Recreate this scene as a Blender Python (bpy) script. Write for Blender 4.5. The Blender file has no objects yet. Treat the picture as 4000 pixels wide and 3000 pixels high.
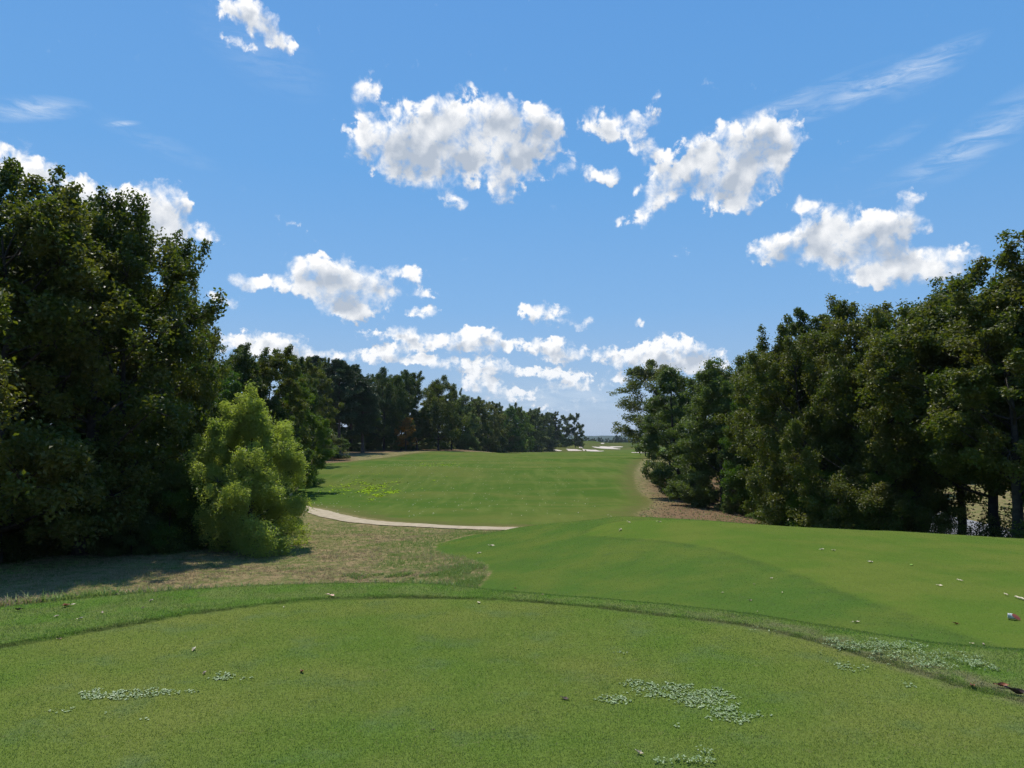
import bpy, math, numpy as np
from mathutils import Vector, Matrix
PI = math.pi
rad = math.radians
SC = bpy.context.scene
COL = SC.collection

# ------------------------------------------------------------------ camera
F = 2856.0                      # focal length in pixels of the 4000 px wide photo
PITCH = math.atan(210 / F)
CAM = (0.0, 0.0, 1.6)
cd = bpy.data.cameras.new('camera'); cam = bpy.data.objects.new('camera', cd); COL.objects.link(cam)
cam.location = CAM; cam.rotation_euler = (PI / 2 + PITCH, 0, 0)
cd.sensor_width = 36; cd.lens = 36 * F / 4000; cd.clip_start = 0.05; cd.clip_end = 20000
SC.camera = cam

def ray(X, Y):
    a = (X - 2000) / F; b = -(Y - 1500) / F
    c, s = math.cos(PITCH), math.sin(PITCH)
    return np.array([a, c - b * s, s + b * c])

# ------------------------------------------------------------------ light
SUN_EL, SUN_AZ = 63.0, -26.0     # azimuth from +Y (ahead), negative to the left
sd = bpy.data.lights.new('sun', 'SUN'); sd.energy = 4.4; sd.angle = rad(0.55); sd.color = (1.0, 0.955, 0.87)
sun = bpy.data.objects.new('sun', sd); COL.objects.link(sun)
sv = Vector((math.sin(rad(SUN_AZ)) * math.cos(rad(SUN_EL)), math.cos(rad(SUN_AZ)) * math.cos(rad(SUN_EL)), math.sin(rad(SUN_EL))))
sun.rotation_euler = sv.to_track_quat('Z', 'Y').to_euler(); sun.location = (0, 0, 60)
SC.view_settings.view_transform = 'Standard'; SC.view_settings.look = 'None'
SC.view_settings.exposure = 0.06; SC.view_settings.gamma = 1.0
try: SC.view_settings.use_curve_mapping = False
except Exception: pass
cy = SC.cycles
cy.max_bounces = 5; cy.diffuse_bounces = 3; cy.glossy_bounces = 2; cy.transmission_bounces = 3
cy.transparent_max_bounces = 4; cy.volume_bounces = 0
cy.sample_clamp_indirect = 2.0; cy.sample_clamp_direct = 3.5
cy.use_denoising = True
try: cy.denoiser = 'OPENIMAGEDENOISE'; cy.denoising_input_passes = 'RGB_ALBEDO_NORMAL'; cy.denoising_prefilter = 'NONE'
except Exception: pass
cy.use_light_tree = False

# ------------------------------------------------------------------ node helper
class NT:
    def __init__(s, tree): s.t = tree; s.n = tree.nodes; s.l = tree.links
    def new(s, typ, **kw):
        n = s.n.new(typ)
        for k, v in kw.items(): setattr(n, k, v)
        return n
    def put(s, inp, v):
        if v is None: return
        if isinstance(v, bpy.types.NodeSocket): s.l.new(v, inp)
        else: inp.default_value = v
    def m(s, op, a, b=None, c=None, clamp=False):
        n = s.n.new('ShaderNodeMath'); n.operation = op; n.use_clamp = clamp
        s.put(n.inputs[0], a); s.put(n.inputs[1], b); s.put(n.inputs[2], c)
        return n.outputs[0]
    def vm(s, op, a, b=None):
        n = s.n.new('ShaderNodeVectorMath'); n.operation = op
        s.put(n.inputs[0], a); s.put(n.inputs[1], b)
        return n.outputs['Value'] if op in ('LENGTH', 'DOT_PRODUCT') else n.outputs[0]
    def mix(s, f, a, b, blend='MIX'):
        n = s.n.new('ShaderNodeMix'); n.data_type = 'RGBA'; n.blend_type = blend; n.clamp_factor = True
        s.put(n.inputs[0], f)
        s.put(n.inputs[6], (*a, 1) if isinstance(a, tuple) and len(a) == 3 else a)
        s.put(n.inputs[7], (*b, 1) if isinstance(b, tuple) and len(b) == 3 else b)
        return n.outputs[2]
    def mr(s, v, a, b, c=0.0, d=1.0, kind='SMOOTHSTEP'):
        n = s.n.new('ShaderNodeMapRange'); n.interpolation_type = kind; n.clamp = True
        s.put(n.inputs[0], v); s.put(n.inputs[1], a); s.put(n.inputs[2], b); s.put(n.inputs[3], c); s.put(n.inputs[4], d)
        return n.outputs[0]
    def noise(s, vec, scale, detail=3, rough=.55, dist=0, dim='3D'):
        n = s.n.new('ShaderNodeTexNoise'); n.noise_dimensions = dim
        s.put(n.inputs['Vector'], vec); s.put(n.inputs['Scale'], scale); n.inputs['Detail'].default_value = detail
        n.inputs['Roughness'].default_value = rough; n.inputs['Distortion'].default_value = dist
        return n.outputs[0]
    def attr(s, name):
        n = s.n.new('ShaderNodeAttribute'); n.attribute_name = name; return n.outputs['Fac']
    def xyz(s, x, y, z=0.0):
        n = s.n.new('ShaderNodeCombineXYZ'); s.put(n.inputs[0], x); s.put(n.inputs[1], y); s.put(n.inputs[2], z); return n.outputs[0]
    def mapping(s, vec, loc=(0, 0, 0), rot=(0, 0, 0), scale=(1, 1, 1), kind='POINT'):
        n = s.n.new('ShaderNodeMapping'); n.vector_type = kind; s.put(n.inputs[0], vec)
        n.inputs[1].default_value = loc; n.inputs[2].default_value = rot; n.inputs[3].default_value = scale
        return n.outputs[0]

# ------------------------------------------------------------------ world: sky and clouds
# cloud lumps: x, y, radius x, radius y, tilt(deg), weight
K = 4000 / 2212
CUM = [
 # big cloud in the middle
 (790,290,55,55,-40,.75),(850,320,90,75,0,1.0),(930,300,110,95,0,1.15),(1030,300,130,105,0,1.25),(1120,310,110,95,0,1.1),(900,370,70,45,0,.8),
 (1085,410,40,30,0,.55),(960,255,60,45,0,.8),(1080,250,70,45,0,.8),(1180,280,36,42,0,.55),(970,425,45,28,20,.38),(1210,268,18,22,0,.34),
 # loose cloud right of it
 (1300,262,52,32,10,.5),(1350,296,62,24,25,.42),(1390,255,38,30,-30,.46),(1410,214,30,18,0,.36),(1405,325,46,28,40,.48),(1268,370,62,26,10,.6),(1318,382,30,18,0,.4),
 # tilted cloud
 (1640,310,95,75,0,1.1),(1570,340,100,75,0,1.15),(1490,370,95,65,-15,1.05),(1420,410,50,50,0,.75),(1600,400,100,60,-10,1.05),(1680,300,60,50,0,.7),(1590,435,55,30,0,.6),(1385,470,50,26,0,.42),
 # right cloud
 (1790,500,80,60,0,.95),(1720,530,100,42,0,.85),(1870,505,95,60,0,1.1),(1950,490,70,50,0,.9),(1860,560,120,48,0,1.05),(1960,580,110,42,-5,1.0),(2060,565,80,38,-8,.85),(1890,612,80,24,0,.6),(1750,440,60,22,5,.35),(1660,540,50,30,0,.5),
 # far left cloud behind the tall trees
 (322,440,78,55,0,1.0),(250,440,80,48,0,.9),(380,455,40,60,0,.7),(150,402,80,42,20,.85),(60,362,75,35,25,.75),(-20,350,90,60,0,1.0),(300,500,160,60,0,1.2),
 # small upper clouds
 (545,40,90,38,28,.62),(510,30,60,26,10,.5),(595,75,50,26,35,.5),(560,20,45,20,20,.4),(795,185,50,26,-50,.42),(800,205,40,28,20,.36),
 (45,300,38,15,25,.4),(530,100,40,14,10,.3),(1545,190,28,12,25,.33),(1960,425,40,17,0,.42),(1462,553,22,11,-25,.36),
 (625,478,45,14,15,.28),(460,510,40,14,0,.34),(483,648,45,22,5,.6),
 # middle left group
 (660,565,80,26,0,.6),(730,598,105,48,0,1.0),(690,615,90,40,0,.9),(800,628,85,30,0,.8),(560,612,60,22,0,.7),(530,608,40,18,0,.5),(890,593,42,20,12,.55),(915,632,30,14,0,.4),(840,590,35,16,0,.4),
 (765,668,85,33,0,1.0),(735,655,50,24,0,.6),(915,675,45,12,0,.5),
 (872,714,34,16,0,.6),(1035,720,42,20,0,.75),(975,727,34,16,0,.6),(1160,742,26,16,0,.6),(1180,680,62,26,0,.85),(1145,668,24,12,0,.5),(1255,700,44,13,0,.6),(1382,698,16,7,0,.4),
 # low banks
 (480,735,50,26,0,.85),(560,745,75,36,0,1.0),(620,752,60,36,0,.9),(680,770,80,20,0,.8),(1455,752,60,40,0,1.0),(1510,765,60,26,0,.85),(1400,765,90,30,0,.95),(1340,780,50,16,0,.6),(1480,790,120,24,0,.9),
 (850,722,90,15,0,.7),(940,742,125,22,0,.85),(1040,738,75,34,0,.85),(1090,745,50,14,0,.6),(830,768,85,22,0,.9),(900,778,100,13,0,.75),
 (1000,787,90,18,0,.8),(1060,790,55,22,0,.7),(1150,802,100,15,0,.7),(1230,812,70,15,0,.65),(1190,752,68,34,0,.85),(1290,765,50,16,0,.5),(1215,772,50,20,0,.6),
 (1030,820,42,17,0,.5),(1055,835,55,16,0,.5),(1235,835,70,13,0,.55),(1130,848,60,10,0,.45),(1335,815,30,20,0,.5),(1100,862,90,9,0,.3),(1180,880,70,8,0,.28),(1270,868,60,9,0,.25),
]
CIR = [(1900,180,210,26,-13,.9),(1700,225,220,20,-12,.6),(2010,150,90,30,-20,.5),(2130,290,160,40,-28,.55),(2050,335,160,22,-18,.4),(60,235,120,26,-14,1.0),(268,267,36,6,-14,1.1),(1920,310,90,14,-22,.3),(340,310,110,20,15,.22),(560,110,120,60,20,.22),
       (1150,885,330,40,0,.35),(1250,850,250,30,0,.3)]
def dirang(X, Y):
    d = ray(X * K, Y * K); d /= np.linalg.norm(d)
    return math.degrees(math.atan2(d[0], d[1])), math.degrees(math.asin(d[2]))

def env_group(name, lumps, widen):
    lumps = [(a, b, c * (1.18 if f_ < .6 else 1), d * (1.18 if f_ < .6 else 1) * (.97 if b > 700 else 1), e, f_ * (1.35 if f_ < .6 else 1) if name == 'cumulus' else f_) for a, b, c, d, e, f_ in lumps]
    g = bpy.data.node_groups.new(name, 'ShaderNodeTree')
    g.interface.new_socket('Vector', in_out='INPUT', socket_type='NodeSocketVector')
    g.interface.new_socket('Value', in_out='OUTPUT', socket_type='NodeSocketFloat')
    t = NT(g); gi = t.new('NodeGroupInput'); go = t.new('NodeGroupOutput'); acc = None
    for (X, Y, rx, ry, rot, w) in lumps:
        a0, e0 = dirang(X, Y); a1, _ = dirang(X + rx, Y); _, e1 = dirang(X, Y - ry)
        sx, sy = abs(a1 - a0) * widen, abs(e1 - e0) * widen
        mp = t.mapping(gi.outputs[0], (a0, e0, 0), (0, 0, rad(-rot)), (sx, sy, 1), 'TEXTURE')
        gr = t.new('ShaderNodeTexGradient', gradient_type='SPHERICAL'); t.l.new(mp, gr.inputs[0])
        acc = t.m('MULTIPLY_ADD', gr.outputs[1], w, acc if acc is not None else 0.0)
    t.l.new(acc, go.inputs[0])
    return g

world = bpy.data.worlds.new('World'); SC.world = world; world.use_nodes = True
world.cycles.sampling_method = 'MANUAL'; world.cycles.sample_map_resolution = 512
w = NT(world.node_tree); w.n.clear()
out = w.new('ShaderNodeOutputWorld')
sky = w.new('ShaderNodeTexSky', sky_type='NISHITA', sun_disc=False, sun_elevation=rad(SUN_EL), sun_rotation=rad(SUN_AZ),
            air_density=1.0, dust_density=0.6, ozone_density=2.2, altitude=100)
SKYS = 0.105
bg = w.new('ShaderNodeBackground'); bg.inputs[1].default_value = SKYS
tc = w.new('ShaderNodeTexCoord'); sp = w.new('ShaderNodeSeparateXYZ'); w.l.new(tc.outputs['Generated'], sp.inputs[0])
az = w.m('DEGREES', w.m('ARCTAN2', sp.outputs[0], sp.outputs[1]))
el = w.m('DEGREES', w.m('ARCSINE', sp.outputs[2]))
rp = w.new('ShaderNodeValToRGB'); w.l.new(w.mr(el, 0, 45, 0, 1, 'LINEAR'), rp.inputs[0])
cr = rp.color_ramp; cr.elements[0].position = 0; cr.elements[0].color = (.38, .50, .69, 1); cr.elements[1].position = 1; cr.elements[1].color = (.085, .285, .69, 1)
for p_, c_ in ((.08, (.31, .475, .72, 1)), (.22, (.20, .43, .775, 1)), (.45, (.125, .37, .765, 1)), (.75, (.098, .32, .73, 1))):
    e_ = cr.elements.new(p_); e_.color = c_
air = w.mix(1.0, rp.outputs[0], (1 / SKYS, 1 / SKYS, 1 / SKYS), 'MULTIPLY')
skyc = w.mix(.84, sky.outputs[0], air)
# clear sky is deepest away from the sun
cosg = w.vm('DOT_PRODUCT', tc.outputs['Generated'], tuple(sv)); deep = w.mr(cosg, -.5, .22, .36, 1)
skyc = w.mix(1.0, skyc, w.xyz(deep, deep, w.m('POWER', deep, .85)), 'MULTIPLY'); w.l.new(skyc, bg.inputs[0])
region = w.m('MULTIPLY', w.m('MULTIPLY', w.m('LESS_THAN', w.m('ABSOLUTE', az), 50), w.m('GREATER_THAN', el, 0.0)), w.m('LESS_THAN', el, 38))
P = w.xyz(az, el)
G = env_group('cumulus', CUM, 1.2); GC = env_group('cirrus', CIR, 1.25)
lowmix = w.mr(el, 6, 15, .85, 0)
def cum_density(p, detail):
    # warp the lumps so their outlines break up
    wn = w.new('ShaderNodeTexNoise', noise_dimensions='2D'); w.l.new(p, wn.inputs['Vector']); wn.inputs['Scale'].default_value = 1.1
    wn.inputs['Detail'].default_value = 3; wn.inputs['Roughness'].default_value = .5
    off = w.vm('MULTIPLY', w.vm('SUBTRACT', wn.outputs['Color'], (.5, .5, .5)), (1.5, 1.1, 0))
    pw = w.vm('ADD', p, off)
    gn = w.new('ShaderNodeGroup'); gn.node_tree = G; w.l.new(pw, gn.inputs[0])
    env = w.m('SUBTRACT', 1.0, w.m('EXPONENT', w.m('MULTIPLY', gn.outputs[0], -2.0)))
    nz = w.m('ADD', w.m('MULTIPLY', w.noise(p, 0.7, detail, .60, .2, '2D'), w.m('SUBTRACT', 1.0, lowmix)), w.m('MULTIPLY', w.noise(p, 1.5, detail, .62, .2, '2D'), lowmix))
    er = w.mr(nz, .28, .72, 1, 0, 'LINEAR')
    return w.m('SUBTRACT', env, w.m('MULTIPLY', er, .74)), env
d0, env0 = cum_density(P, 9)
d1, env1 = cum_density(w.vm('ADD', P, (-.35, .75, 0)), 5)
alpha = w.mr(d0, -.04, w.mr(w.noise(P, .5, 3, .5, 0, '2D'), .35, .65, .26, .85))
thick = w.mr(env0, .55, .93, 0, 1)
nlo = lambda p: w.m('ADD', w.m('MULTIPLY', w.noise(p, .42, 1.5, .4, .0, '2D'), w.m('SUBTRACT', 1.0, lowmix)), w.m('MULTIPLY', w.noise(p, .95, 1.5, .4, .0, '2D'), lowmix))
relief = w.m('ADD', w.m('MULTIPLY', w.m('SUBTRACT', nlo(P), nlo(w.vm('ADD', P, (-.35, .7, 0)))), 1.5), w.m('MULTIPLY', w.m('SUBTRACT', env0, env1), 1.25))
light = w.m('ADD', w.m('MULTIPLY_ADD', w.m('SUBTRACT', d0, d1), .42, .93), relief)
fine = w.noise(P, 1.3, 6, .55, .2, '2D')
light = w.m('ADD', light, w.m('MULTIPLY', w.m('SUBTRACT', fine, .5), .30))
light = w.m('SUBTRACT', light, w.m('MULTIPLY', thick, w.m('MULTIPLY_ADD', w.mr(w.noise(P, .33, 2, .5, 0, '2D'), .35, .65), .50, .42)), clamp=True)
ccol = w.mix(light, (.46, .52, .61), (1.0, 1.0, 1.0))
lowf = w.mr(el, 0, 9, .55, 0)                     # low clouds are seen through more air
ccol = w.mix(lowf, ccol, (.66, .74, .86))
cn = w.new('ShaderNodeGroup'); cn.node_tree = GC; w.l.new(P, cn.inputs[0])
cst = w.noise(w.mapping(P, rot=(0, 0, rad(14)), scale=(.35, 1.6, 1)), 1.0, 7, .65, .4, '2D')
calpha = w.m('MULTIPLY', w.m('MULTIPLY', cn.outputs[0], w.mr(cst, .3, .75)), .62, clamp=True)
c1 = w.mix(calpha, w.vm('SCALE', skyc, None) if False else w.mix(1.0, skyc, (SKYS, SKYS, SKYS), 'MULTIPLY'), (.80, .87, .95))
c2 = w.mix(w.m('MULTIPLY', alpha, .97), c1, ccol)
bg2 = w.new('ShaderNodeBackground'); w.l.new(c2, bg2.inputs[0]); bg2.inputs[1].default_value = 1.0
mx = w.new('ShaderNodeMixShader'); w.l.new(region, mx.inputs[0]); w.l.new(bg.outputs[0], mx.inputs[1]); w.l.new(bg2.outputs[0], mx.inputs[2])
w.l.new(mx.outputs[0], out.inputs[0])

# ------------------------------------------------------------------ object helpers
def tag(o, label=None, cat=None, group=None, kind=None):
    if label: o['label'] = label
    if cat: o['category'] = cat
    if group: o['group'] = group
    if kind: o['kind'] = kind
    return o
def empty(name, loc, rz=0.0):
    o = bpy.data.objects.new(name, None); COL.objects.link(o); o.location = loc; o.rotation_euler = (0, 0, rz); o.empty_display_size = .3
    return o
def link(name, me, parent=None):
    o = bpy.data.objects.new(name, me); COL.objects.link(o)
    if parent: o.parent = parent
    return o
def mesh_np(name, V, Fc, mat=None, smooth=False, attrs=None):
    """V (n,3), Fc (m,k) all faces with k corners"""
    me = bpy.data.meshes.new(name)
    V = np.asarray(V, np.float32); Fc = np.asarray(Fc, np.int32); k = Fc.shape[1]
    me.vertices.add(len(V)); me.vertices.foreach_set('co', V.ravel())
    me.loops.add(Fc.size); me.loops.foreach_set('vertex_index', Fc.ravel())
    me.polygons.add(len(Fc)); me.polygons.foreach_set('loop_start', np.arange(0, Fc.size, k, dtype=np.int32))
    me.polygons.foreach_set('loop_total', np.full(len(Fc), k, np.int32))
    me.polygons.foreach_set('use_smooth', np.full(len(Fc), smooth))
    for an, av in (attrs or {}).items():
        a = me.attributes.new(an, 'FLOAT', 'POINT'); a.data.foreach_set('value', np.asarray(av, np.float32))
    me.update(calc_edges=True)
    if mat: me.materials.append(mat)
    return me

def sstep(a, b, x):
    t = np.clip((x - a) / (b - a), 0, 1); return t * t * (3 - 2 * t)

# smooth value noise on the plane (numpy)
def vnoise(x, y, scale, seed=0):
    r = np.random.RandomState(seed); T = r.rand(64, 64)
    u = np.asarray(x) / scale; v = np.asarray(y) / scale
    i = np.floor(u).astype(int); j = np.floor(v).astype(int); fu = u - i; fv = v - j
    fu = fu * fu * (3 - 2 * fu); fv = fv * fv * (3 - 2 * fv)
    g = lambda a, b: T[a % 64, b % 64]
    return (g(i, j) * (1 - fu) + g(i + 1, j) * fu) * (1 - fv) + (g(i, j + 1) * (1 - fu) + g(i + 1, j + 1) * fu) * fv - .5

def sdist(px, py, poly):
    """signed distance to a closed polygon, positive inside"""
    px = np.asarray(px, float); py = np.asarray(py, float)
    d = np.full(px.shape, 1e18); ins = np.zeros(px.shape, bool); n = len(poly)
    for k in range(n):
        ax, ay = poly[k]; bx, by = poly[(k + 1) % n]
        ex, ey = bx - ax, by - ay; L = ex * ex + ey * ey + 1e-12
        t = np.clip(((px - ax) * ex + (py - ay) * ey) / L, 0, 1)
        d = np.minimum(d, (px - ax - t * ex) ** 2 + (py - ay - t * ey) ** 2)
        c = ((ay > py) != (by > py)) & (px < ex * (py - ay) / (ey + (1e-12 if ey == 0 else 0)) + ax)
        ins ^= c
    return np.sqrt(d) * np.where(ins, 1, -1)

def onz(X, Y, z=0.0):
    d = ray(X, Y); t = (z - CAM[2]) / d[2]; return (d[0] * t, d[1] * t)

def smooth_poly(pts, n=6, closed=True):
    """Catmull-Rom through the points"""
    P_ = [np.array(p, float) for p in pts]; m = len(P_); o = []
    rng = range(m) if closed else range(m - 1)
    for i in rng:
        if closed: p0, p1, p2, p3 = P_[(i - 1) % m], P_[i], P_[(i + 1) % m], P_[(i + 2) % m]
        else: p0, p1, p2, p3 = P_[max(i - 1, 0)], P_[i], P_[i + 1], P_[min(i + 2, m - 1)]
        for k in range(n):
            t = k / n
            o.append(.5 * ((2 * p1) + (-p0 + p2) * t + (2 * p0 - 5 * p1 + 4 * p2 - p3) * t * t + (-p0 + 3 * p1 - 3 * p2 + p3) * t ** 3))
    if not closed: o.append(P_[-1])
    return [tuple(q) for q in o]

# tee outlines in plan, measured where their edge lies on the flat tee top
TEE_OUT = [onz(X, Y) for X, Y in ((0, 2369), (540, 2315), (1085, 2282), (1627, 2275), (1990, 2305), (2350, 2333), (2600, 2356), (2916, 2393), (3233, 2444), (3549, 2494), (4000, 2540))]
TEE_OUT = TEE_OUT + [(8.6, 4.2), (9.5, 1.0), (8.0, -4), (2, -9), (-5, -9), (-10, -3), (-10.5, 2.5), (-8, 5.0)]
TEE_OUT = smooth_poly(TEE_OUT, 5)
TEE_IN = [onz(X, Y) for X, Y in ((0, 2530), (350, 2472), (800, 2395), (1200, 2350), (1600, 2338), (2000, 2348), (2350, 2378), (2600, 2408), (2916, 2446), (3170, 2505), (3360, 2562), (3676, 2657), (4000, 2742))]
TEE_IN = TEE_IN + [(5.5, 2.0), (6.2, -1), (5, -5), (1, -7.5), (-4, -7), (-7.2, -3), (-7.6, 1.5), (-6.2, 4.2)]
TEE_IN = smooth_poly(TEE_IN, 5)
# mown ground ahead (lower tee with its shoulder)
MOWN2 = smooth_poly([(-1.0, 12), (-1.1, 17), (-.6, 20.5), (-1.3, 23.5), (-2.9, 28.0), (-2.4, 31.5), (0.3, 36), (8, 40), (20, 38), (34, 30), (36, 12), (20, 4), (9, 3), (0, 6)], 6)
TEE2 = smooth_poly([(8.5, 6.5), (6.6, 9.4), (6.25, 11.5), (5.95, 13.5), (5.6, 16.4), (4.9, 19.4), (3.3, 22.0), (2.4, 23.6), (3.4, 25.2), (6, 24.0), (14, 22.6), (22, 20), (27, 14), (22, 7), (15, 6)], 6)
FAIR = smooth_poly([(-19.5, 59), (-23, 70), (-26.5, 90), (-27.5, 118), (-23, 137), (-18, 168), (-8, 200), (0, 260), (20, 330), (35, 400), (60, 480), (100, 560), (130, 560), (110, 420), (62, 280), (38, 200), (27, 147), (19, 112),
                    (15, 90), (12.6, 73), (11.8, 62), (9.6, 53), (8, 47.5), (8.5, 43), (9, 39), (0, 39.9), (-4.4, 41.3), (-8, 44.2), (-11, 48.5), (-14, 54)], 6)
PATH_C = [(-24, 84), (-21.5, 70), (-18.6, 60), (-15.6, 54.0), (-13.5, 50.5), (-11.6, 46.9), (-10.1, 44.6), (-8.7, 42.8), (-6.8, 41.2), (-4.1, 39.9), (-1.9, 39.0), (-.5, 38.3), (3.5, 37.2), (9, 36), (16, 35.5), (28, 36)]
PATH_C = smooth_poly(PATH_C, 8, closed=False)
STRAW_L = smooth_poly([(-19, 62), (-23, 80), (-24, 110), (-29, 135), (-27, 152), (-20, 172), (-12, 200), (-8, 245), (-22, 260), (-60, 220), (-70, 120), (-50, 70), (-30, 58)], 6)
STRAW_R = smooth_poly([(9.0, 43), (8.6, 47), (10.5, 54), (12.6, 63), (13.6, 73), (17, 92), (22, 108), (28, 104), (34, 84), (36, 60), (30, 42), (18, 38)], 6)

_ky = np.array([-400, 0, 12, 18, 27, 31, 38, 45, 60, 75, 92, 110, 146, 190, 240, 300, 400, 450, 500, 545, 580, 620, 700, 900, 1300, 2500, 4200, 9000.])
_kz = np.array([-3, -2.2, -2.3, -2.5, -2.62, -2.72, -3.15, -3.3, -3.5, -3.4, -2.8, -2.6, -2.42, -2.85, -3.25, -4.3, -6.2, -6.4, -7.0, -7.3, -5.9, -6.8, -6.5, -8.5, -16, -22, -14, -20.])
_fy = np.concatenate([-np.linspace(20, 0, 60)[:-1] ** 2, np.expm1(np.linspace(0, math.log(9001), 4000))])
_fz = np.interp(_fy, _ky, _kz)
_ker = np.exp(-np.linspace(-2, 2, 91) ** 2); _ker /= _ker.sum()
_fz = np.convolve(np.pad(_fz, 45, mode='edge'), _ker, 'valid')
def G2(x, y, cx, cy_, sx, sy, a): return a * np.exp(-((x - cx) / sx) ** 2 - ((y - cy_) / sy) ** 2)
def height(x, y):
    x = np.asarray(x, float); y = np.asarray(y, float)
    z = np.interp(y, _fy, _fz)
    z = z + G2(x, y, -18, 236, 9, 30, .55) - G2(x, y, 3, 240, 9, 30, .25) + G2(x, y, -6, 96, 14, 9, .5) - G2(x, y, 2, 66, 12, 10, .35) + G2(x, y, -26, 196, 24, 48, 1.35) + G2(x, y, -45, 120, 18, 50, 1.0) + G2(x, y, -2, 172, 16, 20, .18)
    z = z + vnoise(x, y, 31, 3) * .7 * sstep(45, 90, y) + vnoise(x, y, 13, 4) * .25 * sstep(40, 70, y)
    # right side: lower ground near, bank under the trees, road hollow
    z = z - sstep(12, 22, x) * sstep(20, 28, y) * (1 - sstep(95, 140, y)) * .9
    z = z - sstep(17, 26, x) * (1 - sstep(75, 110, y)) * sstep(10, 22, y) * .5
    z = z + sstep(42, 80, x) * sstep(10, 40, y) * (1 - sstep(150, 300, y)) * 3.2
    z = z - G2(x, y, 62, 300, 25, 60, .7)
    # far mounds with the bunkers
    z = z + G2(x, y, 27, 462, 12, 9, 2.3) + G2(x, y, 42, 466, 9, 9, 1.7) + G2(x, y, 56, 468, 9, 9, 1.0)
    z = z + G2(x, y, 78, 585, 30, 16, 1.9) + G2(x, y, 68, 650, 18, 30, 5.4) + G2(x, y, 100, 680, 30, 28, 3.4) + G2(x, y, 150, 700, 40, 30, 2.6) + G2(x, y, 30, 600, 14, 40, 1.2)
    # shoulder and lower tee
    s2 = sstep(-4.5, 7.5, x + (y - 16) * .05)
    far = 1 - sstep(21.5 + .35 * np.clip(x, 0, 4) - .12 * np.clip(x - 4, 0, 30), 31.5 + 0 * x, y)
    edge = 1 - sstep(30, 42, x)
    top2 = -1.0 - .05 * vnoise(x, y, 5, 9) - .028 * np.clip(x - 3.0, 0, 16) - .02 * np.clip(x - 12, 0, 10)
    k2 = s2 * far * edge * sstep(-8, 2, y)
    z = z * (1 - k2) + top2 * k2
    z = z + G2(x, y, 4.0, 29.3, 3.8, 4.2, .82) + G2(x, y, .6, 31.0, 2.2, 3.0, .32)
    # first tee
    di = sdist(x, y, TEE_OUT)
    k1 = sstep(-3.4, .25, di)
    z = z * (1 - k1) + 0.0 * k1
    di2 = sdist(x, y, TEE_IN)
    z = z + (.008 + .010 * (1 - sstep(-1.5, .6, x))) * (1 - sstep(-.05, .01, di2)) * sstep(-.9, -.1, di)
    z = z + vnoise(x, y, .8, 5) * .02 * (1 - sstep(60, 90, y)) * (1 - k1) + vnoise(x, y, 2.6, 6) * .06 * (1 - k1) * (1 - k2)
    return z
def gz(x, y): return float(height(np.array([x]), np.array([y]))[0])
def hit(X, Y, dmin=10, dmax=3000):
    d = ray(X, Y); t = np.exp(np.linspace(math.log(dmin), math.log(dmax), 6000))
    p = d[None, :] * t[:, None]; zz = height(p[:, 0], p[:, 1]); b = (p[:, 2] + CAM[2]) < zz
    k = int(np.argmax(b)) if b.any() else len(t) - 1
    return float(p[k, 0]), float(p[k, 1]), float(zz[k])

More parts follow.
